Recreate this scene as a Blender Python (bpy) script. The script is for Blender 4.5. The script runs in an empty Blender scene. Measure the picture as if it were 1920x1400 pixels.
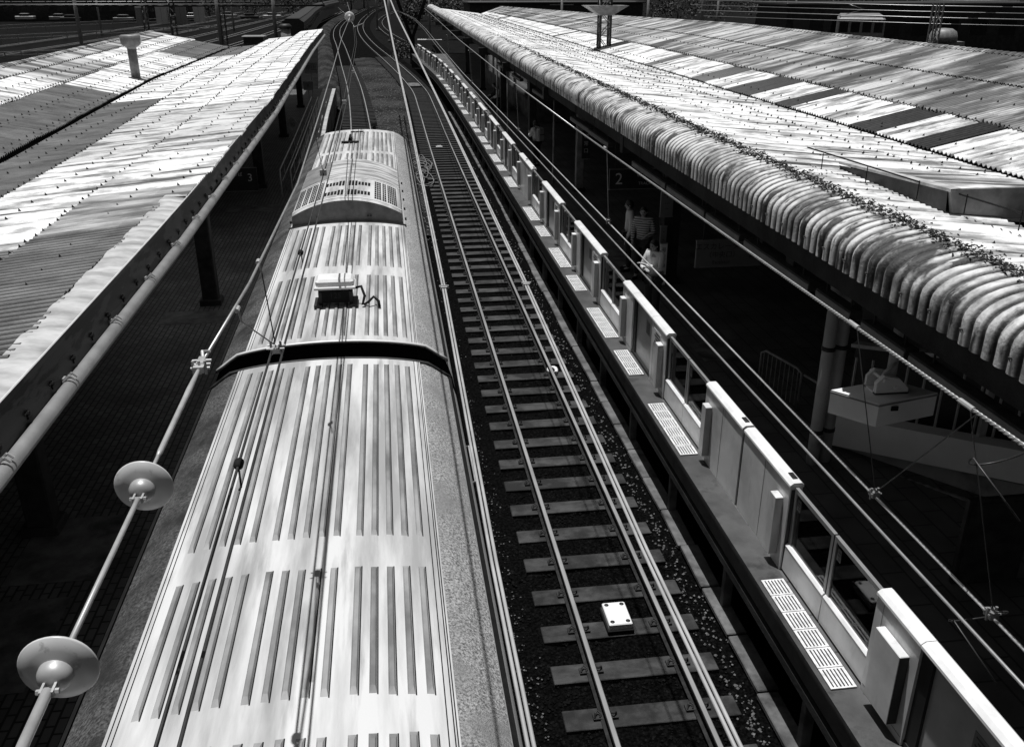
import bpy, math, random
import numpy as np
from mathutils import Vector, Matrix
random.seed(7)
rng = np.random.default_rng(7)
SC = bpy.context.scene
COL = SC.collection

# ------------------------------------------------------------------ camera
H = 7.35
cam_d = bpy.data.cameras.new('camera'); cam = bpy.data.objects.new('camera', cam_d); COL.objects.link(cam)
cam.location = (0, 0, H)
cam.rotation_euler = (math.radians(90 - 23.097), 0, math.radians(-7.704))
cam_d.sensor_width = 36; cam_d.sensor_fit = 'HORIZONTAL'; cam_d.lens = 36 * 1700 / 1920
cam_d.clip_start = 0.05; cam_d.clip_end = 3000
SC.camera = cam
# ------------------------------------------------------------------ light
SUN_DIR = Vector((0.09, -0.12, -1.0)).normalized()          # the way the light travels
ELEV = math.asin(-SUN_DIR.z)
W = bpy.data.worlds.new('World'); SC.world = W; W.use_nodes = True
nt = W.node_tree
sky = nt.nodes.new('ShaderNodeTexSky'); sky.sky_type = 'NISHITA'; sky.sun_disc = False
sky.sun_elevation = ELEV; sky.sun_rotation = math.atan2(-SUN_DIR.x, -SUN_DIR.y)
bw = nt.nodes.new('ShaderNodeRGBToBW')                      # black and white photograph
bg = nt.nodes['Background']
nt.links.new(sky.outputs[0], bw.inputs[0]); nt.links.new(bw.outputs[0], bg.inputs[0])
bg.inputs[1].default_value = 0.05
sun_d = bpy.data.lights.new('sun', 'SUN'); sun = bpy.data.objects.new('sun', sun_d); COL.objects.link(sun)
sun_d.energy = 4.6; sun_d.angle = math.radians(0.5); sun_d.color = (1, 1, 1)
sun.rotation_euler = SUN_DIR.to_track_quat('-Z', 'Y').to_euler()
SC.view_settings.view_transform = 'Standard'; SC.view_settings.look = 'None'
SC.view_settings.exposure = 0.0; SC.view_settings.gamma = 1.0

# ------------------------------------------------------------------ materials
MATS = {}
def grey(name, a, b=None, scale=6.0, lo=0.35, hi=0.65, rough=0.6, metal=0.0, stretch=(1, 1, 1), bump=0.0, bscale=None,
         c=None, cscale=None, clo=0.5, chi=0.6, cstretch=(1, 1, 1), spec=0.5, detail=6.0, groove=None, panel=0.0):
    """grey surface: value a..b mixed by world noise, stains of value c by a second noise"""
    if name in MATS: return MATS[name]
    m = bpy.data.materials.new(name); m.use_nodes = True; N = m.node_tree.nodes; L = m.node_tree.links
    P = N['Principled BSDF']
    P.inputs['Roughness'].default_value = rough; P.inputs['Metallic'].default_value = metal
    P.inputs['Specular IOR Level'].default_value = spec
    geo = N.new('ShaderNodeNewGeometry')
    def noise(sc, st, det=detail, rgh=0.6):
        mp = N.new('ShaderNodeMapping'); mp.inputs['Scale'].default_value = st
        L.new(geo.outputs['Position'], mp.inputs['Vector'])
        n = N.new('ShaderNodeTexNoise'); n.inputs['Scale'].default_value = sc; n.inputs['Detail'].default_value = det
        n.inputs['Roughness'].default_value = rgh
        L.new(mp.outputs[0], n.inputs['Vector']); return n
    if b is None:
        b = a
    n1 = noise(scale, stretch)
    r1 = N.new('ShaderNodeMapRange'); r1.inputs[1].default_value = lo; r1.inputs[2].default_value = hi
    r1.inputs[3].default_value = a; r1.inputs[4].default_value = b
    L.new(n1.outputs[0], r1.inputs[0])
    out = r1.outputs[0]
    if c is not None:
        n2 = noise(cscale or scale, cstretch)
        r2 = N.new('ShaderNodeMapRange'); r2.inputs[1].default_value = clo; r2.inputs[2].default_value = chi
        L.new(n2.outputs[0], r2.inputs[0])
        mx = N.new('ShaderNodeMix'); mx.data_type = 'FLOAT'
        L.new(r2.outputs[0], mx.inputs[0]); L.new(out, mx.inputs[2]); mx.inputs[3].default_value = c
        out = mx.outputs[0]
    if panel:                                               # every sheet has weathered a little differently
        sq = N.new('ShaderNodeSeparateXYZ'); L.new(geo.outputs['Position'], sq.inputs[0])
        fl = N.new('ShaderNodeMath'); fl.operation = 'MULTIPLY'; L.new(sq.outputs['Y'], fl.inputs[0]); fl.inputs[1].default_value = 1/.78
        f2 = N.new('ShaderNodeMath'); f2.operation = 'FLOOR'; L.new(fl.outputs[0], f2.inputs[0])
        fx = N.new('ShaderNodeMath'); fx.operation = 'MULTIPLY_ADD'; L.new(sq.outputs['X'], fx.inputs[0]); fx.inputs[1].default_value = 1/1.65; L.new(f2.outputs[0], fx.inputs[2])
        f3 = N.new('ShaderNodeMath'); f3.operation = 'FLOOR'; L.new(fx.outputs[0], f3.inputs[0])
        cx = N.new('ShaderNodeCombineXYZ'); L.new(f2.outputs[0], cx.inputs[0]); L.new(f3.outputs[0], cx.inputs[1])
        wn = N.new('ShaderNodeTexWhiteNoise'); L.new(cx.outputs[0], wn.inputs['Vector'])
        rp = N.new('ShaderNodeMapRange'); rp.inputs[3].default_value = 1-panel; rp.inputs[4].default_value = 1.06; L.new(wn.outputs['Value'], rp.inputs[0])
        mp_ = N.new('ShaderNodeMath'); mp_.operation = 'MULTIPLY'; L.new(out, mp_.inputs[0]); L.new(rp.outputs[0], mp_.inputs[1]); out = mp_.outputs[0]
    if groove:                                              # furrow dirt, with shade between the corrugations painted in as dark stripes
        pitch, phase, amount, dark, glo, ghi, gmin = groove
        sp = N.new('ShaderNodeSeparateXYZ'); L.new(geo.outputs['Position'], sp.inputs[0])
        ma = N.new('ShaderNodeMath'); ma.operation = 'MULTIPLY_ADD'; L.new(sp.outputs['Y'], ma.inputs[0]); ma.inputs[1].default_value = 2*math.pi/pitch; ma.inputs[2].default_value = phase
        si = N.new('ShaderNodeMath'); si.operation = 'SINE'; L.new(ma.outputs[0], si.inputs[0])
        mr = N.new('ShaderNodeMapRange'); mr.inputs[1].default_value = glo; mr.inputs[2].default_value = ghi; L.new(si.outputs[0], mr.inputs[0])
        n4 = noise(2.2, (0.5, 1.6, 1)); r4 = N.new('ShaderNodeMapRange'); r4.inputs[1].default_value = 0.36; r4.inputs[2].default_value = 0.60; r4.inputs[3].default_value = amount*gmin; r4.inputs[4].default_value = amount
        L.new(n4.outputs[0], r4.inputs[0])
        mu = N.new('ShaderNodeMath'); mu.operation = 'MULTIPLY'; L.new(mr.outputs[0], mu.inputs[0]); L.new(r4.outputs[0], mu.inputs[1])
        mx2 = N.new('ShaderNodeMix'); mx2.data_type = 'FLOAT'; L.new(mu.outputs[0], mx2.inputs[0]); L.new(out, mx2.inputs[2]); mx2.inputs[3].default_value = dark
        out = mx2.outputs[0]
    L.new(out, P.inputs['Base Color'])
    if bump:
        n3 = noise(bscale or scale * 4, (1, 1, 1), 4.0)
        bp = N.new('ShaderNodeBump'); bp.inputs['Strength'].default_value = bump; bp.inputs['Distance'].default_value = 0.02
        L.new(n3.outputs[0], bp.inputs['Height']); L.new(bp.outputs[0], P.inputs['Normal'])
    MATS[name] = m
    return m

M_white_roof = grey('weathered white sheet', 0.36, 0.82, 2.0, 0.40, 0.50, 0.6, stretch=(0.6, 1.4, 1), c=0.05, cscale=0.9, clo=0.515, chi=0.64, cstretch=(0.45, 3.4, 1), bump=0.15, bscale=30, groove=(.13, math.pi, .7, .04, .2, .98, .2), panel=.14)
M_mid_roof = grey('streaked grey sheet', 0.10, 0.56, 1.1, 0.42, 0.60, 0.65, stretch=(0.35, 1.6, 1), c=0.025, cscale=.7, clo=0.48, chi=0.62, cstretch=(0.35, 1.4, 1), bump=0.15, bscale=30, groove=(.13, math.pi, 1.0, .008, -.45, .6, .6), panel=.28)
M_dark_roof = grey('grimy dark sheet', 0.05, 0.16, 2.0, 0.35, 0.7, 0.75, stretch=(0.6, 1.2, 1), bump=0.5, bscale=40, groove=(.13, math.pi, .95, .006, -.4, .6, .6), panel=.28)
M_rib_roof = grey('soiled ribbed sheet', 0.07, 0.20, 1.6, 0.36, 0.66, 0.8, stretch=(0.8, 1, 1), bump=0.6, bscale=45, groove=(.13, math.pi, 1.0, .003, -.75, .25, .9), panel=.2)
M_clear_roof = grey('dark plastic sheet', 0.012, 0.03, 9.0, rough=0.35, spec=0.3)
M_tube = grey('limed eave sheet', 0.22, 0.66, 2.4, 0.37, 0.56, 0.6, stretch=(1, 1.2, 0.8), c=0.035, cscale=1.9, clo=0.52, chi=0.61, cstretch=(1.2, 2.2, 0.7), bump=0.5, bscale=35, groove=(.165, math.pi/2, 1.0, .006, -.25, .75, .7))
M_moss = grey('dark moss', 0.008, 0.10, 30, 0.35, 0.7, 1.0, spec=0.1)
M_flash = grey('galvanised flashing', 0.26, 0.58, 2.6, 0.35, 0.65, 0.45, metal=0.0, stretch=(0.8, 1.6, 1), spec=0.5)
M_fascia = grey('stained dark fascia', 0.002, 0.042, 1.7, 0.49, 0.53, 0.45, stretch=(1, 0.5, 2.2), spec=0.12)
M_pipe = grey('pale gutter pipe', 0.17, 0.25, 3.0, rough=0.45)
M_train_roof = grey('grimy white train roof', 0.30, 0.60, 1.3, 0.36, 0.60, 0.5, stretch=(2.6, 0.30, 1), c=0.24, cscale=7.0, clo=0.54, chi=0.76, cstretch=(1, 0.10, 1), bump=0.06, bscale=60)
M_train_rib = grey('grimy grey roof rib', 0.13, 0.34, 3.0, rough=0.55, stretch=(1, 0.4, 1))
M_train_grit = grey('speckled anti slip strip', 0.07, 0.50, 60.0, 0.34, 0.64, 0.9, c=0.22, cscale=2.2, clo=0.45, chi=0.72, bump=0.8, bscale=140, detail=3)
M_train_grit_dark = grey('dark speckled strip', 0.02, 0.14, 45.0, 0.36, 0.66, 0.95, c=0.015, cscale=2.0, clo=0.42, chi=0.66, bump=0.8, bscale=140, detail=3)
M_ac_rear = grey('streaked unit cover', 0.20, 0.58, 3.0, 0.40, 0.60, 0.5, stretch=(0.5, 2.6, 1))
M_train_body = grey('brushed train metal', 0.50, 0.62, 3.0, rough=0.42, metal=0.1, stretch=(1, 0.1, 1))
M_black = grey('black rubber', 0.006, 0.012, 10, rough=0.8, spec=0.2)
M_dark_iron = grey('dark painted steel', 0.012, 0.035, 6, rough=0.55, spec=0.3)
M_grey_iron = grey('grey painted steel', 0.13, 0.24, 5, rough=0.5)
M_pale_iron = grey('pale galvanised steel', 0.32, 0.48, 7, rough=0.42, metal=0.25)
M_rust = grey('rusty rail side', 0.012, 0.03, 12, rough=0.85, spec=0.2)
M_railtop = grey('polished rail head', 0.28, 0.42, 4, rough=0.35, metal=0.3, stretch=(1, 0.2, 1))
M_sleeper = grey('weathered sleeper', 0.012, 0.052, 3.0, 0.35, 0.65, 0.85, stretch=(1, 2.0, 1), c=0.005, cscale=1.6, clo=0.48, chi=0.60, bump=0.4, bscale=50)
M_sleeper_old = grey('old timber sleeper', 0.008, 0.034, 5, rough=0.9, stretch=(1, 5, 1), bump=0.4, bscale=50)
M_ballast = grey('oily ballast', 0.0008, 0.007, 26, 0.42, 0.74, 0.95, c=0.03, cscale=60, clo=0.73, chi=0.80, bump=1.0, bscale=40, spec=0.03, detail=4)
M_stone = grey('pale ballast stone', 0.03, 0.22, 40, rough=0.9)
M_gravel = grey('grey ballast bank', 0.008, 0.12, 16, 0.42, 0.74, 0.95, c=0.012, cscale=0.25, clo=0.42, chi=0.6, bump=1.0, bscale=30, spec=0.1)
M_gravel_dark = grey('oily stone', 0.0015, 0.012, 18, rough=0.8, spec=0.08)
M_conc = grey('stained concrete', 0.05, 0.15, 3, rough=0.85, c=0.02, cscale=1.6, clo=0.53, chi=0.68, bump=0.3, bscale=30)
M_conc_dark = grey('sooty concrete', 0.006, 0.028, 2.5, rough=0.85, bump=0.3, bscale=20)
M_conc_par = grey('parapet concrete', 0.30, 0.42, 1.4, rough=0.8, c=0.10, cscale=1.1, clo=0.58, chi=0.75)
M_lit_par = grey('parapet with painted light', 0.66, 0.78, 1.2, rough=0.7, c=0.25, cscale=1.3, clo=0.6, chi=0.78)  # soft light on the stair parapet put into a paler base colour
M_yard = grey('dark yard earth', 0.0015, 0.008, 1.5, rough=0.95, c=0.04, cscale=3.0, clo=0.66, chi=0.76, spec=0.05)
M_gate = grey('satin white gate', 0.56, 0.76, 1.8, 0.35, 0.62, rough=0.35, spec=0.5, c=0.42, cscale=6, clo=.6, chi=.8, cstretch=(1,1,.3))
M_gate_top = grey('white gate cap', 0.66, 0.82, 3, rough=0.3)
M_gate_door = grey('grey gate door', 0.30, 0.42, 2, rough=0.4)
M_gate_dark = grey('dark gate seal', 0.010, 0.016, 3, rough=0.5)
M_frame = grey('anodised frame', 0.34, 0.42, 4, rough=0.35, metal=0.5)
M_plate = grey('rubber floor plate', 0.035, 0.07, 2.5, rough=0.6, c=0.02, cscale=4, clo=.56, chi=.7, bump=0.2, bscale=80)
M_grate = grey('worn light grating', 0.50, 0.74, 14, 0.35, 0.6, 0.5, c=0.2, cscale=24, clo=0.62, chi=0.7)
M_tube_lamp = grey('lamp trough enamel', 0.14, 0.2, 3, rough=0.5)
M_white = grey('white enamel', 0.70, 0.80, 3, rough=0.4)
M_sign_dark = grey('dark sign face', 0.012, 0.02, 3, rough=0.35)
M_sign_ink = grey('sign lettering', 0.03, 0.035, 3, rough=0.5)
M_sign_white = grey('white lettering', 0.55, 0.6, 3, rough=0.5)
M_sign_pale = grey('pale sign face', 0.13, 0.17, 2, rough=0.5)
M_porc = grey('white porcelain', 0.50, 0.60, 5, rough=0.3, spec=0.45, c=0.3, cscale=22, clo=.6, chi=.72)
M_wire = grey('drawn wire', 0.28, 0.4, 10, rough=0.4, metal=0.5)
M_wire_dark = grey('copper wire', 0.03, 0.05, 10, rough=0.45, metal=0.3)
M_wire_pale = grey('bright cable', 0.30, 0.42, 10, rough=0.5)
M_skin = grey('skin', 0.30, 0.36, 6, rough=0.55)
M_hair = grey('black hair', 0.008, 0.016, 30, rough=0.5)
M_cloth_white = grey('white cotton', 0.60, 0.70, 8, rough=0.85, bump=0.4, bscale=14)
M_cloth_grey = grey('grey jacket cloth', 0.26, 0.36, 8, rough=0.9, bump=0.5, bscale=14)
M_cloth_dark = grey('dark trouser cloth', 0.012, 0.025, 8, rough=0.9)
M_leaf = grey('dark foliage', 0.012, 0.10, 2.5, 0.4, 0.75, rough=0.8)
M_bark = grey('bark', 0.02, 0.05, 8, rough=0.9)

def stripes_mat():
    m = bpy.data.materials.new('striped cotton'); m.use_nodes = True; N = m.node_tree.nodes; L = m.node_tree.links
    w = N.new('ShaderNodeTexWave'); w.bands_direction = 'Z'; w.inputs['Scale'].default_value = 6.0
    g = N.new('ShaderNodeNewGeometry'); L.new(g.outputs['Position'], w.inputs['Vector'])
    r = N.new('ShaderNodeMapRange'); r.inputs[3].default_value = 0.04; r.inputs[4].default_value = 0.6
    L.new(w.outputs['Fac'], r.inputs[0]); L.new(r.outputs[0], N['Principled BSDF'].inputs['Base Color'])
    N['Principled BSDF'].inputs['Roughness'].default_value = 0.9
    return m
M_stripe = stripes_mat()

def paver_mat(name, a, b, mortar, bw_, bh_, rough=0.7):
    m = bpy.data.materials.new(name); m.use_nodes = True; N = m.node_tree.nodes; L = m.node_tree.links
    g = N.new('ShaderNodeNewGeometry'); mp = N.new('ShaderNodeMapping'); mp.inputs['Rotation'].default_value = (0, 0, math.pi / 2)
    L.new(g.outputs['Position'], mp.inputs['Vector'])
    br = N.new('ShaderNodeTexBrick'); br.inputs['Scale'].default_value = 1
    br.inputs['Color1'].default_value = (a, a, a, 1); br.inputs['Color2'].default_value = (b, b, b, 1); br.inputs['Mortar'].default_value = (mortar,) * 3 + (1,)
    br.inputs['Mortar Size'].default_value = 0.012; br.inputs['Brick Width'].default_value = bw_; br.inputs['Row Height'].default_value = bh_
    L.new(mp.outputs[0], br.inputs['Vector'])
    n = N.new('ShaderNodeTexNoise'); n.inputs['Scale'].default_value = 1.2; n.inputs['Detail'].default_value = 5
    L.new(g.outputs['Position'], n.inputs['Vector'])
    r = N.new('ShaderNodeMapRange'); r.inputs[1].default_value = 0.3; r.inputs[2].default_value = 0.7; r.inputs[3].default_value = 0.55; r.inputs[4].default_value = 1.25
    L.new(n.outputs[0], r.inputs[0])
    mul = N.new('ShaderNodeVectorMath'); mul.operation = 'SCALE'
    L.new(br.outputs['Color'], mul.inputs[0]); L.new(r.outputs[0], mul.inputs['Scale'])
    P = N['Principled BSDF']; L.new(mul.outputs[0], P.inputs['Base Color']); P.inputs['Roughness'].default_value = rough
    bp = N.new('ShaderNodeBump'); bp.inputs['Strength'].default_value = 0.4; bp.inputs['Distance'].default_value = 0.006
    inv = N.new('ShaderNodeMath'); inv.operation = 'SUBTRACT'; inv.inputs[0].default_value = 1; L.new(br.outputs['Fac'], inv.inputs[1])
    L.new(inv.outputs[0], bp.inputs['Height']); L.new(bp.outputs[0], P.inputs['Normal'])
    return m
M_paver_left = paver_mat('left platform pavers', 0.12, 0.075, 0.01, 0.20, 0.10)
M_paver_right = paver_mat('right platform slabs', 0.10, 0.08, 0.03, 0.60, 0.30)
M_tactile = paver_mat('tactile paving', 0.34, 0.28, 0.10, 0.30, 0.30)

def translucent_mat(src):
    m = src.copy(); m.name = 'added translucent sheet'; N = m.node_tree.nodes; L = m.node_tree.links
    P = N['Principled BSDF']; t = N.new('ShaderNodeBsdfTranslucent'); t.inputs[0].default_value = (.8,.8,.8,1)
    mx = N.new('ShaderNodeMixShader'); mx.inputs[0].default_value = .30
    L.new(P.outputs[0], mx.inputs[1]); L.new(t.outputs[0], mx.inputs[2]); L.new(mx.outputs[0], N['Material Output'].inputs[0])
    return m
M_added_trans_roof = translucent_mat(M_white_roof)  # sheets added to let light through onto the left platform
def glass_mat():
    m = bpy.data.materials.new('gate glass'); m.use_nodes = True; N = m.node_tree.nodes; L = m.node_tree.links
    N.remove(N['Principled BSDF'])
    t = N.new('ShaderNodeBsdfTransparent'); t.inputs[0].default_value = (0.72, 0.72, 0.72, 1)
    g = N.new('ShaderNodeBsdfGlossy'); g.inputs['Roughness'].default_value = 0.03
    f = N.new('ShaderNodeFresnel'); f.inputs[0].default_value = 1.5
    mx = N.new('ShaderNodeMixShader'); L.new(f.outputs[0], mx.inputs[0]); L.new(t.outputs[0], mx.inputs[1]); L.new(g.outputs[0], mx.inputs[2])
    L.new(mx.outputs[0], N['Material Output'].inputs[0])
    return m
M_glass = glass_mat()
M_window = grey('dark window glass', 0.012, 0.02, 3, rough=0.08, spec=0.8)

# ------------------------------------------------------------------ mesh helpers
class MB:
    def __init__(s): s.v = []; s.f = []; s.mi = []; s.sm = []; s.cur = 0; s.smooth = False
    def add(s, vs, fs):
        n = len(s.v); s.v.extend([tuple(map(float, p)) for p in vs])
        for f in fs:
            s.f.append(tuple(i + n for i in f)); s.mi.append(s.cur); s.sm.append(s.smooth)
        return s
    def box(s, x0, x1, y0, y1, z0, z1):
        return s.add([(x0,y0,z0),(x1,y0,z0),(x1,y1,z0),(x0,y1,z0),(x0,y0,z1),(x1,y0,z1),(x1,y1,z1),(x0,y1,z1)],
                     [(0,3,2,1),(4,5,6,7),(0,1,5,4),(1,2,6,5),(2,3,7,6),(3,0,4,7)])
    def bbox(s, x0, x1, y0, y1, z0, z1, b=0.01):
        """box with chamfered vertical and top edges"""
        P = [(x0+b,y0),(x1-b,y0),(x1,y0+b),(x1,y1-b),(x1-b,y1),(x0+b,y1),(x0,y1-b),(x0,y0+b)]
        Q = [(x0+2*b,y0+b),(x1-2*b,y0+b),(x1-b,y0+2*b),(x1-b,y1-2*b),(x1-2*b,y1-b),(x0+2*b,y1-b),(x0+b,y1-2*b),(x0+b,y0+2*b)]
        vs = [(x,y,z0) for x,y in P] + [(x,y,z1-b) for x,y in P] + [(x,y,z1) for x,y in Q]
        fs = [tuple(range(7,-1,-1)), tuple(range(16,24))]
        for k in range(8):
            j = (k+1) % 8
            fs += [(k,j,8+j,8+k), (8+k,8+j,16+j,16+k)]
        return s.add(vs, fs)
    def prism(s, prof, y0, y1):                     # closed xz profile extruded along y
        n = len(prof)
        vs = [(x,y0,z) for x,z in prof] + [(x,y1,z) for x,z in prof]
        fs = [(k,(k+1)%n,n+(k+1)%n,n+k) for k in range(n)] + [tuple(range(n-1,-1,-1)), tuple(range(n,2*n))]
        return s.add(vs, fs)
    def sweep(s, prof, path, closed=True, caps=True):   # xz profile carried along (x,y,z) path, x across
        n = len(prof); vs = []
        for i, p in enumerate(path):
            a = path[max(i-1,0)]; b = path[min(i+1,len(path)-1)]
            d = Vector((b[0]-a[0], b[1]-a[1], 0)).normalized(); r = Vector((d.y, -d.x, 0))
            for x, z in prof: vs.append((p[0]+r.x*x, p[1]+r.y*x, p[2]+z))
        fs = []
        for i in range(len(path)-1):
            for k in range(n if closed else n-1):
                j = (k+1) % n
                fs.append((i*n+k, i*n+j, (i+1)*n+j, (i+1)*n+k))
        if caps and closed:
            fs += [tuple(range(n-1,-1,-1)), tuple(range((len(path)-1)*n, len(path)*n))]
        return s.add(vs, fs)
    def tube(s, path, r, n=8, caps=True):
        path = [Vector(p) for p in path]; vs = []; rr = r if hasattr(r, '__len__') else [r]*len(path)
        up = None
        for i, p in enumerate(path):
            d = (path[min(i+1,len(path)-1)] - path[max(i-1,0)]).normalized()
            if up is None:
                up = Vector((0,0,1)) if abs(d.z) < 0.95 else Vector((1,0,0))
            a = d.cross(up)
            if a.length < 1e-4: a = d.cross(Vector((0,1,0)))
            a.normalize(); b = a.cross(d).normalized(); up = b
            for k in range(n):
                t = 2*math.pi*k/n; vs.append(p + (a*math.cos(t) + b*math.sin(t))*rr[i])
        fs = []
        for i in range(len(path)-1):
            for k in range(n):
                j = (k+1) % n; fs.append((i*n+k, i*n+j, (i+1)*n+j, (i+1)*n+k))
        if caps: fs += [tuple(range(n-1,-1,-1)), tuple(range((len(path)-1)*n, len(path)*n))]
        return s.add(vs, fs)
    def lathe(s, prof, M=None, n=24):               # (r,z) profile turned about z, then moved by matrix M
        vs = []; m = len(prof)
        for k in range(n):
            t = 2*math.pi*k/n
            for r, z in prof:
                p = Vector((r*math.cos(t), r*math.sin(t), z)); vs.append(M @ p if M else p)
        fs = []
        for k in range(n):
            j = (k+1) % n
            for i in range(m-1): fs.append((k*m+i, j*m+i, j*m+i+1, k*m+i+1))
        return s.add(vs, fs)
    def beam(s, a, b, w, h=None):                   # rectangular bar from a to b
        h = h or w; a = Vector(a); b = Vector(b); d = (b-a).normalized()
        up = Vector((0,0,1)) if abs(d.z) < 0.95 else Vector((0,1,0))
        r = d.cross(up).normalized()*w/2; u = r.cross(d).normalized()*h/2
        vs = [a-r-u, a+r-u, a+r+u, a-r+u, b-r-u, b+r-u, b+r+u, b-r+u]
        return s.add(vs, [(0,3,2,1),(4,5,6,7),(0,1,5,4),(1,2,6,5),(2,3,7,6),(3,0,4,7)])
    def grid(s, rows):                              # rows of points
        n = len(rows[0]); vs = [p for r in rows for p in r]
        fs = [(i*n+k, i*n+k+1, (i+1)*n+k+1, (i+1)*n+k) for i in range(len(rows)-1) for k in range(n-1)]
        return s.add(vs, fs)
    def build(s, name, mats, parent=None, loc=None, kind=None):
        me = bpy.data.meshes.new(name); me.from_pydata(s.v, [], s.f); me.update()
        if not isinstance(mats, (list, tuple)): mats = [mats]
        for m in mats: me.materials.append(m)
        me.polygons.foreach_set('material_index', s.mi); me.polygons.foreach_set('use_smooth', s.sm)
        o = bpy.data.objects.new(name, me); COL.objects.link(o)
        if parent is not None: o.parent = parent
        if loc is not None: o.location = loc
        if kind: o['kind'] = kind
        return o

ORD = ['nearest', 'second', 'third', 'fourth', 'fifth', 'sixth', 'seventh', 'eighth', 'ninth', 'tenth', 'eleventh', 'twelfth', 'thirteenth',
       'fourteenth', 'fifteenth', 'sixteenth', 'seventeenth', 'eighteenth', 'nineteenth', 'twentieth', 'twenty-first', 'twenty-second',
       'twenty-third', 'twenty-fourth', 'twenty-fifth', 'twenty-sixth', 'twenty-seventh', 'twenty-eighth', 'twenty-ninth', 'thirtieth']
def tag(o, label, cat, group=None):
    o['label'] = label; o['category'] = cat
    if group: o['group'] = group
    return o
def thing(name, label, cat, loc=(0,0,0), rotz=0, group=None):
    o = bpy.data.objects.new(name, None); COL.objects.link(o); o.location = loc; o.rotation_euler = (0,0,rotz)
    return tag(o, label, cat, group)
def copy_tree(o, parent=None):
    c = o.copy(); COL.objects.link(c)
    if parent is not None: c.parent = parent
    for ch in list(o.children): copy_tree(ch, c)
    return c
def part(mb, name, mats, root, kind=None):           # geometry given in world space, root may sit anywhere (no rotation)
    l = root.location
    p = root.parent
    while p is not None: l = l + p.location; p = p.parent
    o = mb.build(name, mats, root, kind=kind)
    for v in o.data.vertices: v.co -= l
    return o
def text_mesh(s, size, name, mat, parent, M, align='CENTER', extrude=0.002):
    cu = bpy.data.curves.new('lettering', 'FONT'); cu.body = s; cu.size = size; cu.align_x = align; cu.align_y = 'CENTER'; cu.extrude = extrude
    t = bpy.data.objects.new('lettering_source', cu); COL.objects.link(t)
    dg = bpy.context.evaluated_depsgraph_get()
    me = bpy.data.meshes.new_from_object(t.evaluated_get(dg)); bpy.data.objects.remove(t); me.name = name
    me.materials.clear(); me.materials.append(mat)
    o = bpy.data.objects.new(name, me); COL.objects.link(o); o.parent = parent; o.matrix_local = M
    return o

# ------------------------------------------------------------------ track geometry
def curve(pts):
    ys = np.array([p[0] for p in pts], float); xs = np.array([p[1] for p in pts], float)
    d = np.gradient(xs, ys)
    def f(y):
        y = np.asarray(y, float); i = np.clip(np.searchsorted(ys, y) - 1, 0, len(ys) - 2)
        h = ys[i+1]-ys[i]; t = np.clip((y-ys[i])/h, 0, 1)
        return ((2*t**3-3*t**2+1)*xs[i] + (t**3-2*t**2+t)*h*d[i] + (-2*t**3+3*t**2)*xs[i+1] + (t**3-t**2)*h*d[i+1])
    return f
RT = curve([(-12,2.61),(20,2.62),(50,2.66),(62,2.72),(72,2.70),(82,2.25),(95,1.42),(110,.35),(130,-1.15),(160,-2.9),(190,-3.95),(225,-4.2),(259,-3.75),(314,-2.3),(420,3)])
LT = curve([(-12,-.74),(28,-.78),(40,-1.05),(54.6,-1.47),(73,-2.2),(98,-3.6),(130,-5.4),(160,-7.2),(185,-8.1),(215,-8.4),(285,-7.2),(420,-2)])
XT = curve([(90,7.0),(115,5.6),(140,3.2),(180,.6),(220,-.2),(260,1.0),(330,6)])
def path_of(f, y0, y1, z=0.0, off=0.0, step=1.0):
    ys = np.arange(y0, y1 + 1e-6, step); xs = f(ys); dx = np.gradient(xs, ys); nrm = np.sqrt(1+dx*dx)
    return [(x + off/n_, y - off*g/n_, z) for x, y, g, n_ in zip(xs, ys, dx, nrm)]

# ------------------------------------------------------------------ ground
def struct(o): o['kind'] = 'structure'; return o
g = MB()
ys = [-60, -10, 0, 40, 120, 400, 2600]; xs = [-2000, -400, -60, 0, 60, 400, 2000]
g.grid([[(x, y, -0.34) for x in xs] for y in ys])
struct(g.build('ground', M_yard))
# ballast bed with uneven surface under the two tracks
b = MB(); b.smooth = False
rows = []
for y in np.concatenate([np.arange(-6, 40, 0.22), np.arange(40, 130, 0.7), np.arange(130, 420, 6)]):
    lx = float(LT(y)) - 2.0; rx = float(RT(y)) + 1.9
    if y > 75: lx -= min((y-75)*0.05, 1.0)
    r = []
    for k in range(31):
        t = k/30; x = lx + (rx-lx)*t
        zz = -0.205 + float(rng.normal(0, 0.013)) - (0.10 if k in (0, 30) else 0)
        r.append((x, y, zz))
    rows.append(r)
b.grid(rows); struct(b.build('track_bed', M_ballast))
# gravel bank left of the left track in the distance, and between the tracks
b = MB(); rows = []
for y in np.arange(29, 110, 0.8):
    a = float(LT(y)) + 1.0; c = float(RT(y)) - 1.2
    r = []
    for k in range(13):
        t = k/12; r.append((a + (c-a)*t, y, -0.17 + 0.10*math.sin(math.pi*t) + float(rng.normal(0, 0.02))))
    rows.append(r)
b.grid(rows); struct(b.build('gravel_strip', M_gravel))
b = MB(); rows = []
for y in np.arange(62, 330, 2.0):
    c = float(LT(y)) - 1.15; a = c - 1.6 - 0.004*(y-62)
    r = []
    for k in range(9):
        t = k/8; r.append((a + (c-a)*t, y, -0.17 + 0.45*math.sin(math.pi*(1-t)*.9) + float(rng.normal(0, 0.05))))
    rows.append(r)
b.grid(rows); struct(b.build('gravel_bank', M_gravel))

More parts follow.
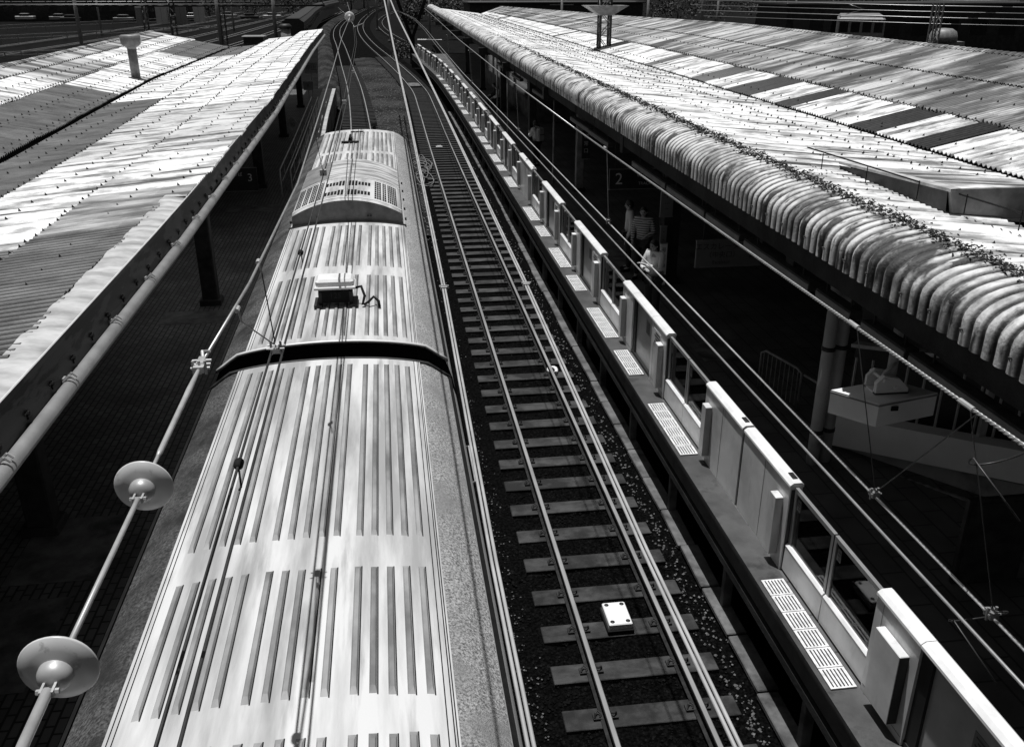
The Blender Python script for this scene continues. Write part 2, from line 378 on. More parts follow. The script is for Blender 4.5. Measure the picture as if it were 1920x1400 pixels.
# loose pale stones beside the rails: nobody could count them
st = MB()
def stone(x, y, z, s):
    vs = [(x + s*random.uniform(.5,1)*cx, y + s*random.uniform(.5,1)*cy, z + s*random.uniform(.4,.9)*cz) for cx, cy, cz in
          ((1,0,0),(-1,0,0),(0,1,0),(0,-1,0),(0,0,1),(0,0,-1))]
    st.add(vs, [(0,2,4),(2,1,4),(1,3,4),(3,0,4),(2,0,5),(1,2,5),(3,1,5),(0,3,5)])
for _ in range(900):
    y = 6 + random.expovariate(1/14.0)
    if y > 70: continue
    stone(random.gauss(3.72, 0.09), y, -0.19, random.uniform(0.010, 0.032))
for _ in range(500):
    y = 6 + random.expovariate(1/12.0)
    if y > 60: continue
    stone(random.gauss(1.32, 0.07), y, -0.19, random.uniform(0.008, 0.022))
dk = MB(); light_st = st; st = dk
for _ in range(11000):
    y = 5 + random.expovariate(1/9.0)
    if y > 40: continue
    stone(random.uniform(1.05, 3.75), y, -.20, random.uniform(.012, .034))
o = dk.build('ballast_stones', M_gravel_dark); o['kind'] = 'stuff'; tag(o, 'dark oily ballast stones filling the track bed', 'stones')
st = light_st
for _ in range(2200):
    y = random.uniform(28, 95); t = random.random()
    stone(float(LT(y))+1.0 + t*(float(RT(y))-1.2-float(LT(y))-1.0), y, -0.12 + 0.1*math.sin(math.pi*t), random.uniform(0.02, 0.06))
o = st.build('loose_stones', M_stone); o['kind'] = 'stuff'
tag(o, 'pale loose ballast stones scattered along the track sides', 'stones')

# ------------------------------------------------------------------ rails and sleepers
RP = [(-.062,-.15),(.062,-.15),(.062,-.138),(.012,-.12),(.012,-.045),(.034,-.036),(.034,-.004),(.028,0),(-.028,0),(-.034,-.004),(-.034,-.036),(-.012,-.045),(-.012,-.12),(-.062,-.138)]
def rail(f, off, y0, y1, label):
    p = path_of(f, y0, y1, 0.0, off, 1.0)
    root = thing('rail', label, 'rail', p[0], group='rails of the running tracks')
    m = MB(); m.sweep(RP, p); part(m, 'rail_web', M_rust, root)
    m = MB(); m.sweep([(-.02,.003),(.02,.003),(.026,.0005),(-.026,.0005)], p); part(m, 'rail_head', M_railtop, root)
rail(RT, -.5335, -6, 400, 'left rail of the clear track right of the train')
rail(RT, .5335, -6, 400, 'right rail of the clear track, on the platform gate side')
rail(LT, -.5335, -6, 400, 'left rail of the track the train stands on, curving away')
rail(LT, .5335, -6, 400, 'right rail of the track the train stands on, curving away')
rail(XT, -.5335, 92, 330, 'left rail of the distant side track behind the slim poles')
rail(XT, .5335, 92, 330, 'right rail of the distant side track behind the slim poles')

sl = MB(); sl.bbox(-1.0, 1.0, -.155, .155, -.30, -.155, .008)
sl_src = sl.build('sleeper', M_sleeper)
clip = MB()
clip.box(-.055, .055, -.05, .05, -.155, -.125)
clip.tube([(-.04,-.03,-.12),(-.03,.0,-.085),(.0,.03,-.08),(.035,.0,-.10),(.02,-.03,-.12)], .011, 6)
clip_me = clip.build('rail_clip', M_dark_iron); clip_data = clip_me.data; bpy.data.objects.remove(clip_me)
sl_old = MB(); sl_old.bbox(-1.05, 1.05, -.11, .11, -.30, -.165, .01)
old_src = sl_old.build('sleeper', M_sleeper_old)
def lay(f, ys, src, label, group, clips_to):
    first = True
    for y in ys:
        o = src if first else src.copy()
        if not first: COL.objects.link(o)
        first = False
        dx = float(f(y+.5)-f(y-.5)); o.location = (float(f(y)), y, random.uniform(-.006, .004)); o.rotation_euler = (0, 0, -math.atan(dx) + random.uniform(-.006, .006))
        tag(o, label, 'sleeper', group)
        if y < clips_to:
            for x, sx in ((-.62,1),(-.445,-1),(.445,1),(.62,-1)):
                c = bpy.data.objects.new('rail_clip', clip_data); COL.objects.link(c); c.parent = o; c.location = (x, 0, 0); c.rotation_euler = (0,0,0 if sx > 0 else math.pi)
YR = 5.38 + .742*np.arange(0, 46)
lay(RT, YR, sl_src, 'dirty concrete sleeper of the near length of clear track', 'concrete sleepers of the clear track', 34)
lay(RT, np.arange(YR[-1]+.62, 112, .62), old_src, 'old dark timber sleeper of the far length of clear track', 'timber sleepers of the clear track', 0)
o2 = old_src.copy(); COL.objects.link(o2)
lay(LT, np.arange(28.2, 100, .68), o2, 'dark sleeper beyond the train under the left track', 'sleepers beyond the train', 0)

# balise box between the rails
t = thing('track_beacon', 'small white bolted box between the rails of the clear track', 'track beacon', (2.60, 9.2, -.15))
m = MB(); m.bbox(-.17,.17,-.25,.25,0,.06,.008); m.build('base', M_black, t)
m = MB(); m.bbox(-.15,.15,-.225,.225,.05,.14,.012); m.build('cover', M_white, t)
for sx in (-.10,.10):
    for sy in (-.17,.17):
        m = MB(); m.smooth = True; m.lathe([(0,.155),(.012,.155),(.016,.146),(.03,.143)], Matrix.Translation((sx,sy,0)), 12); m.build('bolt', M_dark_iron, t)
# tangled hose by the train, white rag on the rail
m = MB(); m.smooth = True
pts = []
for k in range(160):
    a = k*.42; pts.append((1.45 + .30*math.cos(a)*(1+.6*math.sin(k*.13)) + .14*math.sin(k*.057), 40.5 + 2.6*math.sin(k*.045) + 1.1*math.sin(a)*(1+.5*math.cos(k*.21)), -.17 + .05*abs(math.sin(k*.31)) + .0006*k))
m.tube(pts, .017, 6); tag(m.build('hose', M_grey_iron), 'tangled pale hose lying between the train and the clear track', 'hose')
m = MB(); m.smooth = True
pts = [(3.22 + .10*math.cos(k*.5)*(1-.01*k), 17.4 + .16*math.sin(k*.5), -.12 + .02*abs(math.sin(k))) for k in range(30)]
m.tube(pts, .03, 6); tag(m.build('crumpled_rag', M_white), 'crumpled white rag lying against the right rail', 'rag')
m = MB(); m.box(-.16,.16,-.09,.09,0,.03); m.tube([(-.1,0,.03),(-.1,0,.07),(.1,0,.07),(.1,0,.03)], .012, 6)
o = m.build('marker_plate', M_white, loc=(2.62, 47.0, -.15)); tag(o, 'small white plate on a sleeper far down the clear track', 'marker plate')
m = MB(); m.bbox(-.45,.45,-1.3,1.3,-.1,.0,.02); o = m.build('track_crossing_slab', M_conc, loc=(float(RT(78)), 78, -.02)); o.rotation_euler = (0,0,.06)
tag(o, 'pale slab between the rails where the clear track bends', 'slab')

# cable trough lids along the right track
lid = MB(); lid.bbox(-.13,.13,-.485,.485,-.06,0,.012); lid0 = lid.build('trough_lid', M_conc)
for k in range(56):
    o = lid0 if k == 0 else lid0.copy()
    if k: COL.objects.link(o)
    y = 5.2 + k; o.location = (4.02 + (0.15 if y > 24 else 0)*min((y-24)/10, 1) + random.uniform(-.012,.012) - (0.16 if 11 < y < 14 else 0)*0, y, -.10 + random.uniform(-.012,.008)); o.rotation_euler = (random.uniform(-.01,.01), random.uniform(-.02,.02), random.uniform(-.02,.02))
    tag(o, 'stained concrete trough lid in the row below the platform edge', 'trough lid', 'cable trough lids')
m = MB(); m.smooth = True; m.lathe([(0,.0),(.22,0),(.24,.05),(.22,.12),(.1,.15),(0,.155)], Matrix.Rotation(math.pi/2, 4, 'Y'), 18)
o = m.build('cable_drum', M_dark_iron, loc=(4.2, 18.4, .05)); tag(o, 'dark round drum standing on the trough lids', 'drum')

# ------------------------------------------------------------------ train
TX = -.74
def roof_z(o): return 3.63 - .075*o*o - .02*o**4
PE = .97                                              # half width of the ribbed panel
RIBS = [-.825,-.715,-.605,-.495,-.385,-.22,-.11,0,.11,.22,.385,.495,.605,.715,.825]
def car(y0, y1, segs, label, cab=None):
    root = thing('train_car', label, 'train car', (TX, (y0+y1)/2, 0), group='cars of the standing train')
    def P(mb, name, mats): return part(mb, name, mats, root)
    def shrink(y):                                    # rounded cab end
        if not cab: return 1.0, 0.0
        t = max(0.0, (y - (y1-1.1))/1.1); return 1 - .10*t**3, -.14*t**2.5
    yl = list(np.linspace(y0, y1 - (1.1 if cab else 0), 6)) + (list(np.linspace(y1-1.0, y1, 9)) if cab else [])
    m = MB(); m.smooth = True
    prof = [(-1.385,.6),(-1.385,1.2),(-1.40,2.0),(-1.40,2.75),(-1.39,2.95),(-1.36,3.12),(-1.315,3.26),(-1.275,3.345),(-1.265,3.36)]
    for s in (1, -1):
        rows = []
        for y in yl:
            k, dz = shrink(y); rows.append([(TX + s*x*k, y, z+dz) for x, z in prof])
        m.grid(rows)
    P(m, 'side_wall', M_train_body)
    m = MB()
    for s in (1, -1):
        rows = []
        for y in yl:
            k, dz = shrink(y); rows.append([(TX + s*x*k, y, z+dz) for x, z in ((1.285,3.335),(1.312,3.325),(1.312,3.345),(1.275,3.372))])
        m.grid(rows)
    P(m, 'rain_gutter', M_black)
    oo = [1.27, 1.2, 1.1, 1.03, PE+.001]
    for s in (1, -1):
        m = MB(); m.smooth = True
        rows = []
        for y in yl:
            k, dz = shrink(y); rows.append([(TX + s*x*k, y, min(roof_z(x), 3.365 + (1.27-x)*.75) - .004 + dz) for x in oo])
        m.grid(rows); P(m, 'roof_edge', M_train_grit if s == 1 else M_train_grit_dark)  # left edge strip darker than the right one
    # ribbed centre panel
    m = MB(); m.smooth = True
    ox = np.linspace(-PE, PE, 40); rows = []
    for y in yl:
        k, dz = shrink(y); rows.append([(TX + x*k, y, roof_z(x)+dz+.012) for x in ox])
    m.grid(rows); m.smooth = False
    for s in (-1, 1): m.grid([[(TX+s*PE, y, roof_z(PE)+.012), (TX+s*PE, y, roof_z(PE)-.01)] for y in (yl[0], yl[5])])
    m.cur = 1
    for a, c in segs:
        for r in RIBS:
            w = .022; h = .016; zc = [roof_z(r-w)+.012, roof_z(r+w)+.012]
            y_a, y_c = a + random.uniform(0,.02), c - random.uniform(0,.02)
            m.smooth = False
            z0, z1 = zc
            m.cur = 2
            for e_ in (1,):
                xx = r + e_*(w+.005); zz_ = roof_z(xx)+.0145
                m.add([(TX+xx-.004,y_a-.01,zz_),(TX+xx+.004,y_a-.01,zz_),(TX+xx+.004,y_c,zz_),(TX+xx-.004,y_c,zz_)], [(0,1,2,3)])
            m.cur = 1
            vs = [(TX+r-w,y_a,z0),(TX+r+w,y_a,z1),(TX+r+w,y_c,z1),(TX+r-w,y_c,z0),
                  (TX+r-w*.6,y_a+.05,z0+h),(TX+r+w*.6,y_a+.05,z1+h),(TX+r+w*.6,y_c-.05,z1+h),(TX+r-w*.6,y_c-.05,z0+h)]
            m.add(vs, [(4,5,6,7),(0,1,5,4),(1,2,6,5),(2,3,7,6),(3,0,4,7)])
    m.cur = 2
    for x in (-.945, -.915, .905, .94, .955):
        m.prism([(TX+x-.004, roof_z(x)+.011), (TX+x+.004, roof_z(x)+.011), (TX+x, roof_z(x)+.021)], yl[0], yl[5])
    P(m, 'roof_panel', [M_train_roof, M_train_rib, M_black])
    out = [(x, z) for x, z in prof] + [(o, min(roof_z(o), 3.365 + (1.27-abs(o))*.75)) for o in np.linspace(-1.2, 1.2, 25)] + [(-x, z) for x, z in reversed(prof)]
    for y in ((y0+.03), (y1-.03)):
        k, dz = shrink(y); m = MB(); m.add([(TX+x*k, y, z+dz-.004) for x, z in out], [tuple(range(len(out)))])   # end walls
        P(m, 'end_wall', M_black)
    # rounded lip at the roof ends
    ends = [y0+.015] if cab else [y1-.015, y0+.015]
    for y in ends:
        m = MB(); m.smooth = True; m.tube([(TX+o, y, min(roof_z(o), 3.365 + (1.27-abs(o))*.75)+.004) for o in np.linspace(-1.3, 1.3, 33)], .022, 6)
        P(m, 'roof_lip', M_dark_iron if not cab else M_train_body)
    if cab:
        m = MB(); m.smooth = True
        rows = []
        for k in range(9):
            t = k/8; y = y1-.02 + .10*math.sin(t*1.5); sc = .90 - .02*t; zt = 3.46 - 2.6*t
            rows.append([(TX + x*sc, y - .05*x*x, min(zt, roof_z(x)-.15)) for x in np.linspace(-1.38, 1.38, 15)])
        m.grid(rows); P(m, 'cab_front', M_train_body)
        m = MB(); m.smooth = True
        yy = y1 - .03
        m.tube([(TX+o*.90, yy + .02 - .04*o*o, roof_z(o)-.13) for o in np.linspace(-1.38, 1.38, 25)], .03, 6)
        P(m, 'cab_brow', M_black)
    return root
near = car(-8.5, 9.30, [(5.78, 9.12), (4.12, 5.40), (.6, 3.84), (-3, .3)], 'nearest train car with long ribbed pale roof filling the lower left')
far = car(9.80, 27.3, [(9.98, 12.42), (12.86, 15.3), (19.85, 22.6), (22.95, 26.1)], 'leading train car with a vented roof unit and rounded cab end', cab=True)
# gangway between the cars
m = MB()
for k in range(5):
    y = 9.31 + k*.096; m.prism([(TX-.6,.9),(TX+.6,.9),(TX+.62,3.15),(TX+.4,3.3),(TX-.4,3.3),(TX-.62,3.15)], y, y+.06)
part(m, 'gangway', M_black, near)
m = MB(); m.tube([(TX+1.36, 8.2, 2.6),(TX+1.47, 8.2, 2.62),(TX+1.47, 9.0, 2.62),(TX+1.36, 9.0, 2.6)], .012, 6); part(m, 'hand_rail', M_pale_iron, near)
m = MB()
m.box(TX+1.39, TX+1.425, -8.3, 9.0, 2.68, 2.71); part(m, 'door_rail', M_dark_iron, near)
# air conditioner on the leading car
ac = MB(); ac.smooth = True
AW = .93
def ac_z(o, e=0.0): return 4.03 - .28*o*o - .02*o**4 - e
ys_ac = [15.62, 15.68, 17.55, 19.5, 19.68]
rows = []
for y, e in zip(ys_ac, (.03, 0, 0, 0, .10)):
    r = [(TX-AW-.01, y, 3.52)] + [(TX+o*(1 if y < 19.6 else .98), y, ac_z(o, e)) for o in np.linspace(-AW, AW, 29)] + [(TX+AW+.01, y, 3.52)]
    rows.append(r)
ac.grid(rows); n = len(rows[0])
ac.smooth = False
ac.cur = 1  # shade of the end faces put into a darker grey
for r in (rows[0], rows[-1]):
    base = [(x, y-(.03 if y < 17 else -.03), roof_z(x-TX)-.02) for x, y, z in r]
    ac.grid([base, r])
aco = part(ac, 'air_conditioner', [M_train_roof, M_grey_iron], far)
m = MB(); m.smooth = True
m.grid([[(TX+o, y, ac_z(o)+.004) for o in np.linspace(-AW+.01, AW-.01, 29)] for y in np.linspace(17.56, 19.48, 5)]); part(m, 'rear_cover', M_ac_rear, aco)
m = MB(); m.smooth = True
m.grid([[(TX+o, y, ac_z(o)+.007) for o in np.linspace(-AW+.01, -.42, 9)] for y in np.linspace(17.6, 19.46, 5)]); part(m, 'side_cover', M_grey_iron, aco)
m = MB(); rows = [[(TX+o, y, roof_z(o)+.020) for o in np.linspace(-1.0, 1.0, 21)] for y in (15.50, 15.60)]
m.grid(rows); part(m, 'base_shadow', M_black, aco)  # dark arc on the roof painted as the unit's shadow
gm = MB()
def slot(x0, x1, y0, y1):
    zs = [ac_z(x0)+.004, ac_z(x1)+.004]
    gm.add([(TX+x0,y0,zs[0]),(TX+x1,y0,zs[1]),(TX+x1,y1,zs[1]),(TX+x0,y1,zs[0])], [(0,1,2,3)])
for x0, x1 in ((-.90,-.80),(-.78,-.68),(-.66,-.56),(-.54,-.45),(.47,.59),(.61,.68),(.70,.86)):
    gm = MB()
    nc = max(2, round((x1-x0)/.035)); w = (x1-x0)/nc
    for k in range(nc):
        for j in range(9):
            y = 15.85 + j*.17; slot(x0+k*w+.004, x0+(k+1)*w-.004, y, y+.13)
    part(gm, 'grille', M_black, aco)
for cy, ks in ((16.15, range(0,6)), (16.15, range(7,14)), (16.95, range(0,6)), (16.95, range(7,14))):
    gm = MB()
    for k in ks:
        x = -.40 + k*.058
        half = .20*math.sqrt(max(0, 1-((x+.02)/.46)**2))
        for j in range(-3, 3):
            ya, yb = cy + j*.075+.008, cy + (j+1)*.075-.008
            if abs(cy+(j+.5)*.075-cy) < half: slot(x, x+.042, ya, yb)
    part(gm, 'grille', M_black, aco)
m = MB()
for yy in (15.72, 17.5):
    rr = [[(TX+o, y, ac_z(o)+.006) for o in np.linspace(-AW, AW, 29)] for y in (yy-.03, yy+.03)]
    m.grid(rr)
part(m, 'trim_band', M_gate_top, aco)
m = MB(); m.box(TX-.012, TX+.012, 15.75, 19.5, 4.028, 4.042); part(m, 'seam', M_grey_iron, aco)
for x in (-.5, .35, .4):
    m = MB(); m.box(TX+x-.015, TX+x+.015, 15.565, 15.60, 3.72, 3.75); part(m, 'bolt', M_dark_iron, aco)
for k in range(5):
    for s in (-1, 1):
        m = MB(); m.box(TX+s*1.0-.015, TX+s*1.0+.015, 16+k*.8, 16.05+k*.8, 3.52, 3.57); part(m, 'bolt', M_dark_iron, aco)
# antenna box
ax, ay = -.74, 11.12; az = 3.64
m = MB(); m.bbox(ax-.21, ax+.21, ay-.10, ay+.16, az+.06, az+.24, .02)
ant = part(m, 'antenna_box', M_black, far)
m = MB(); m.bbox(ax-.255, ax+.255, ay-.14, ay+.22, az+.24, az+.275, .012); m.bbox(ax-.235, ax+.235, ay-.11, ay+.20, az+.275, az+.36, .03); part(m, 'lid', M_gate_top, ant)
m = MB()
for s in (-1, 1): m.box(ax+s*.22-.05, ax+s*.22+.05, ay-.16, ay+.18, az-.0, az+.05); m.box(ax+s*.19-.02, ax+s*.19+.02, ay-.11, ay-.09, az+.04, az+.20)
part(m, 'foot', M_dark_iron, ant)
m = MB(); m.smooth = True
m.tube([(ax+.25,ay+.05,az+.20),(ax+.32,ay+.04,az+.22),(ax+.36,ay-.05,az+.12),(ax+.33,ay-.12,az+.03),(ax+.40,ay-.10,az+.05),(ax+.47,ay-.04,az+.10),(ax+.53,ay-.10,az+.06),(ax+.54,ay-.16,az+.0)], .018, 8)
part(m, 'cable', M_black, ant)
text_mesh('125', .10, 'number', M_dark_iron, ant, Matrix.Translation((ax-far.location.x, ay-.103-far.location.y, az+.15)) @ Matrix.Rotation(math.pi/2, 4, 'X'))
# cab roof aerials
m = MB(); m.prism([(-1.02,3.60),(-.88,3.60),(-.93,3.76),(-.97,3.76)], 24.3, 24.9); m.box(-1.16,-.72, 24.1, 24.28, 3.62, 3.68); part(m, 'roof_aerial', M_black, far)
m = MB(); m.box(-.98,-.62, 26.0, 26.15, 3.60, 3.66); part(m, 'roof_bracket', M_black, far)
m = MB(); m.smooth = True; m.tube([(-.34,26.9,3.5),(-.34,26.9,3.68)], .05, 8); m.tube([(-.34,26.9,3.68),(-.34,26.9,3.80)], .09, 10); part(m, 'train_horn', M_black, far)

# ------------------------------------------------------------------ right platform
PEDGE = curve([(-10,3.93),(15,3.93),(28,3.98),(42,4.05),(60,4.06),(74,3.90),(85,3.45),(98,2.90)])
PF = 1.10
m = MB(); rows = []
yy = list(np.arange(-8, 99, 3.0))
for y in yy:
    e = float(PEDGE(y)); rows.append([(e+.33, y, PF-.004), (e+2, y, PF-.004), (19, y, PF-.004)])
m.grid(rows); struct(m.build('platform_floor', M_paver_right))
m = MB(); rows = []
for y in yy:
    e = float(PEDGE(y)); rows.append([(e+.012, y, PF-.10), (e, y, PF-.05), (e, y, PF), (e+.34, y, PF), (e+.34, y, PF-.2), (e+.55, y, PF-.25), (e+.55, y, PF-.34), (e+.05, y, PF-.36), (e+.05, y, PF-.12)])
m.grid(rows); struct(m.build('platform_edge', M_plate))
m = MB(); rows = []
for y in yy:
    e = float(PEDGE(y)); rows.append([(e+.03, y, PF-.52), (e+.03, y, PF-.42), (e+.20, y, PF-.42), (e+.20, y, PF-.52), (e+.03, y, PF-.52)])
m.grid(rows); rows = []
for y in yy:
    e = float(PEDGE(y)); rows.append([(e+1.0, y, PF-.3), (e+1.0, y, -.36)])
m.grid(rows); struct(m.build('platform_wall', M_conc_dark))
m = MB(); rows = [[(float(PEDGE(y))+.75, y, PF), (float(PEDGE(y))+1.05, y, PF)] for y in yy]
m.grid(rows); struct(m.build('tactile_strip', M_tactile))
m = MB(); m.box(4.5, 4.72, -8, 98, PF-.001, PF+.0); struct(m.build('platform_line', M_sign_pale))
m = MB(); m.box(2.9, 19, 97.9, 98, -.3, PF-.01); struct(m.build('platform_end', M_conc_dark))
# posts under the platform edge
pm = MB(); pm.bbox(-.06,.06,-.05,.05,-.34,.70,.008); p0 = pm.build('edge_post', M_conc)
for k in range(22):
    o = p0 if k == 0 else p0.copy()
    if k: COL.objects.link(o)
    y = 6.9 + 2.4*k; o.location = (float(PEDGE(y))+.16, y, 0)
    tag(o, 'short grey post propping the platform edge above the trough lids', 'post', 'posts under the platform edge')

# paved lighter patches, paving plates
for y0, y1, x0, x1, lab in ((21.2, 23.6, 5.1, 6.1, 'pale paving patch on the platform by the two standing people'), (14.6, 15.5, 5.5, 6.2, 'small pale paving patch behind the gates near the wide column')):
    m = MB(); m.box(x0, x1, y0, y1, PF-.003, PF+.003); o = struct(m.build('paving_patch', M_conc))

# --- platform gates
GX = 4.28
GH = 1.15
def housing(mb, x, y0, y1, h=GH):
    mb.prism([(x, PF), (x+.15, PF), (x+.15, PF+h-.05), (x+.004, PF+h-.05)], y0, y1)
def cap(mb, x, y0, y1, h=GH):
    mb.prism([(x-.008, PF+h-.055), (x+.158, PF+h-.055), (x+.158, PF+h-.025), (x+.13, PF+h+.0), (x+.035, PF+h+.0), (x-.005, PF+h-.03)], y0, y1)
def sensor(mb, x, y0, y1, z0, z1, d=.095):
    mb.bbox(x-d, x-.002, y0, y1, z0, z1, .006)
DOORP = 4.80
A0 = 7.36
def gx(y): return GX + float(PEDGE(y)) - 3.93
n_gate = 0; n_leaf = 0
def gate_housing(y0, y1, kind, idx):
    """white housing between two glass doors; kind 'plain' or 'exit' (with a grey escape door in the middle)"""
    x = gx((y0+y1)/2)
    dx = gx(y1) - gx(y0)
    if kind == 'plain': look = 'plain white double'
    else: look = 'white'
    lab = f'{ORD[idx]} platform gate housing from the camera, {"plain white double panel" if kind=="plain" else "with recessed grey escape door"}'
    r = thing('platform_gate', lab, 'platform gate', (x, y0, PF), group='platform gate housings')
    r.rotation_euler = (0, 0, -math.atan(dx/(y1-y0)))
    L = y1-y0
    def lp(mb, name, mats, par=None):
        return mb.build(name, mats, par or r, loc=(-x, -y0, -PF) if par is None else None)
    X = x
    def P(mb, name, mats):
        o = mb.build(name, mats, r); 
        for v in o.data.vertices: v.co -= Vector((X, y0, PF))
        return o
    if kind == 'plain':
        mid = y0 + L/2
        for a, c in ((y0, mid-.035), (mid+.035, y1)):
            m = MB(); housing(m, X, a, c); m.cur = 1; m.box(X-.0015, X+.0, (a+c)/2-.003, (a+c)/2+.003, PF+.02, PF+GH-.08); h_ = P(m, 'housing', [M_gate, M_gate_dark])
            m = MB(); cap(m, X, a-.01, c+.01); P(m, 'cap', M_gate_top)
            m = MB(); m.bbox(X+.06, X+.12, a+.08, a+.22, PF+GH, PF+GH+.012, .004); P(m, 'indicator', M_gate_dark)
        m = MB(); m.box(X+.02, X+.13, mid-.035, mid+.035, PF, PF+GH-.1); P(m, 'joint', M_gate_dark)
    else:
        w1 = .84*L/2.86; w2 = .74*L/2.86
        for a, c in ((y0, y0+w1), (y1-w2, y1)):
            m = MB(); housing(m, X, a, c); m.cur = 1; m.box(X-.0015, X+.0, c-.13, c-.126, PF+.02, PF+GH-.08); m.box(X-.0015, X, a+.02, c-.02, PF+.075, PF+.079); P(m, 'housing', [M_gate, M_gate_dark])
        m = MB(); cap(m, X, y0-.01, y0+w1-.004); P(m, 'cap', M_gate_top)
        m = MB(); cap(m, X, y0+w1+.004, y1-w2-.004); P(m, 'cap', M_gate_top)
        m = MB(); cap(m, X, y1-w2+.004, y1+.01); P(m, 'cap', M_gate_top)
        m = MB(); m.box(X+.06, X+.10, y0+w1, y1-w2-.16, PF+.06, PF+GH-.06); d_ = P(m, 'escape_door', M_gate_door)
        m = MB(); m.box(X+.045, X+.06, y0+w1+.02, y0+w1+.06, PF+.62, PF+.80); m.box(X+.048, X+.06, y0+w1+.03, y0+w1+.09, PF+.55, PF+.60); h2 = m.build('handle', M_pale_iron, d_)
        for v in h2.data.vertices: v.co -= Vector((X, y0, PF))
        m = MB(); m.box(X+.056, X+.06, y0+w1+.30, y0+w1+.52, PF+.66, PF+.90); m.cur = 1
        for k in range(5): m.box(X+.054, X+.056, y0+w1+.33, y0+w1+.49-.03*(k%2), PF+.69+k*.04, PF+.705+k*.04)
        s2 = m.build('sticker', [M_sign_pale, M_sign_ink], d_)
        for v in s2.data.vertices: v.co -= Vector((X, y0, PF))
        m = MB(); m.box(X-.003, X-.0, y0+w1*.35, y0+w1*.85, PF+.74, PF+1.0); m.cur = 1
        for k in range(4): m.box(X-.005, X-.003, y0+w1*.4, y0+w1*(.78-.08*(k%2)), PF+.77+k*.055, PF+.795+k*.055)
        P(m, 'notice', [M_gate_top, M_sign_ink])
        m = MB(); m.box(X+.03, X+.12, y1-w2-.16, y1-w2, PF, PF+GH-.06); m.box(X+.02, X+.14, y0+w1, y1-w2, PF, PF+.06); P(m, 'door_slot', M_gate_dark)
    for a, s in ((y0+.12, 1), (y1-.30, -1)):
        big = (idx == 0 and s == -1)
        if big: a = y1 - .62
        m = MB(); sensor(m, X, a, a + (.16 if not big else .42), PF+.14, PF+GH-.25); m.cur = 1
        m.box(X-.093, X-.004, a-.004, a-.001, PF+.15, PF+GH-.26)
        P(m, 'sensor_box', [M_gate, M_gate_door if not big else M_gate_dark])
    for a in (y0, y1):
        m = MB(); m.box(X+.02, X+.13, a-.012, a+.012, PF, PF+GH-.09); P(m, 'seal', M_gate_dark)
    return r
def leaf(ya, yb, idx, which):
    """one glass sliding door leaf"""
    X = gx((ya+yb)/2); dx = gx(yb)-gx(ya)
    lab = f'{which} glass leaf of the {ORD[idx]} pair of sliding platform doors' if idx else f'{which} glass leaf of the nearest pair of sliding platform doors'
    r = thing('sliding_door', lab, 'platform door', (X, ya, PF), -math.atan(dx/(yb-ya)), 'glass sliding platform doors')
    L = yb-ya
    m = MB(); m.prism([(.02,.03),(.11,.03),(.11,.34),(.07,.36),(.028,.345)], .006, L-.006); m.build('kick_panel', M_gate, r)
    m = MB(); m.prism([(.024,.346),(.108,.346),(.10,.372),(.05,.372)], .008, L-.008); m.build('kick_cap', M_gate_top, r)
    m = MB()
    m.box(.055,.095, .01,.055, .372, GH-.05); m.box(.055,.095, L-.055,L-.01, .372, GH-.05); m.box(.055,.095, .055,L-.055, GH-.10, GH-.05)
    m.build('frame', M_frame, r)
    m = MB(); m.box(.07,.078, .055,L-.055, .372, GH-.10); m.build('pane', M_glass, r)
    m = MB(); m.box(.057,.093,-.004,.008,.05,GH-.06); m.build('edge_seal', M_gate_dark, r)
    m = MB(); m.box(.066,.069, L-.16, L-.08, .86, 1.0); m.cur = 1
    for k in range(3): m.box(.064,.066, L-.15, L-.10+.01*(k%2), .885+.035*k, .90+.035*k)
    m.build('sticker', [M_sign_pale, M_sign_ink], r)
doors = [A0 + DOORP*k for k in range(0, 19)]
for k, yc in enumerate(doors):
    leaf(yc-.96, yc, k, 'nearer'); leaf(yc+.005, yc+.965, k, 'farther')
hk = 0
for k in range(-1, 18):
    ya = A0 + DOORP*k + .98; yb = A0 + DOORP*(k+1) - .98
    if k == -1: ya = 3.55
    kind = 'plain' if k % 4 == 0 else 'exit'
    gate_housing(ya, yb, kind, hk); hk += 1
# floor plates and gratings
def grating(y0, n, idx):
    X = float(PEDGE(y0)) + .05
    r = thing('floor_grating', f'{ORD[idx]} slotted floor grating along the gate fronts', 'grating', (X, y0, PF), group='slotted gratings in front of the gates')
    for k in range(n):
        m = MB(); a = k*.295
        m.box(0,.265, a, a+.285, .002, .008); m.cur = 1
        m.box(0,.265,a,a+.02,.008,.02); m.box(0,.265,a+.265,a+.285,.008,.02)
        w = .265/7
        for j in range(7):
            x0 = j*w; m.box(x0 + (.0 if j == 0 else .008), x0+w - (.0 if j == 6 else .008)+.0, a+.02, a+.265, .008, .02)
        m.build('grating_tile', [M_black, M_grate], r)
gi = 0
for k in range(0, 14):
    yc = A0 + DOORP*k
    grating(yc-.98, 6, gi); gi += 1
    if k % 4 != 0:
        grating(yc+1.98, 4, gi); gi += 1

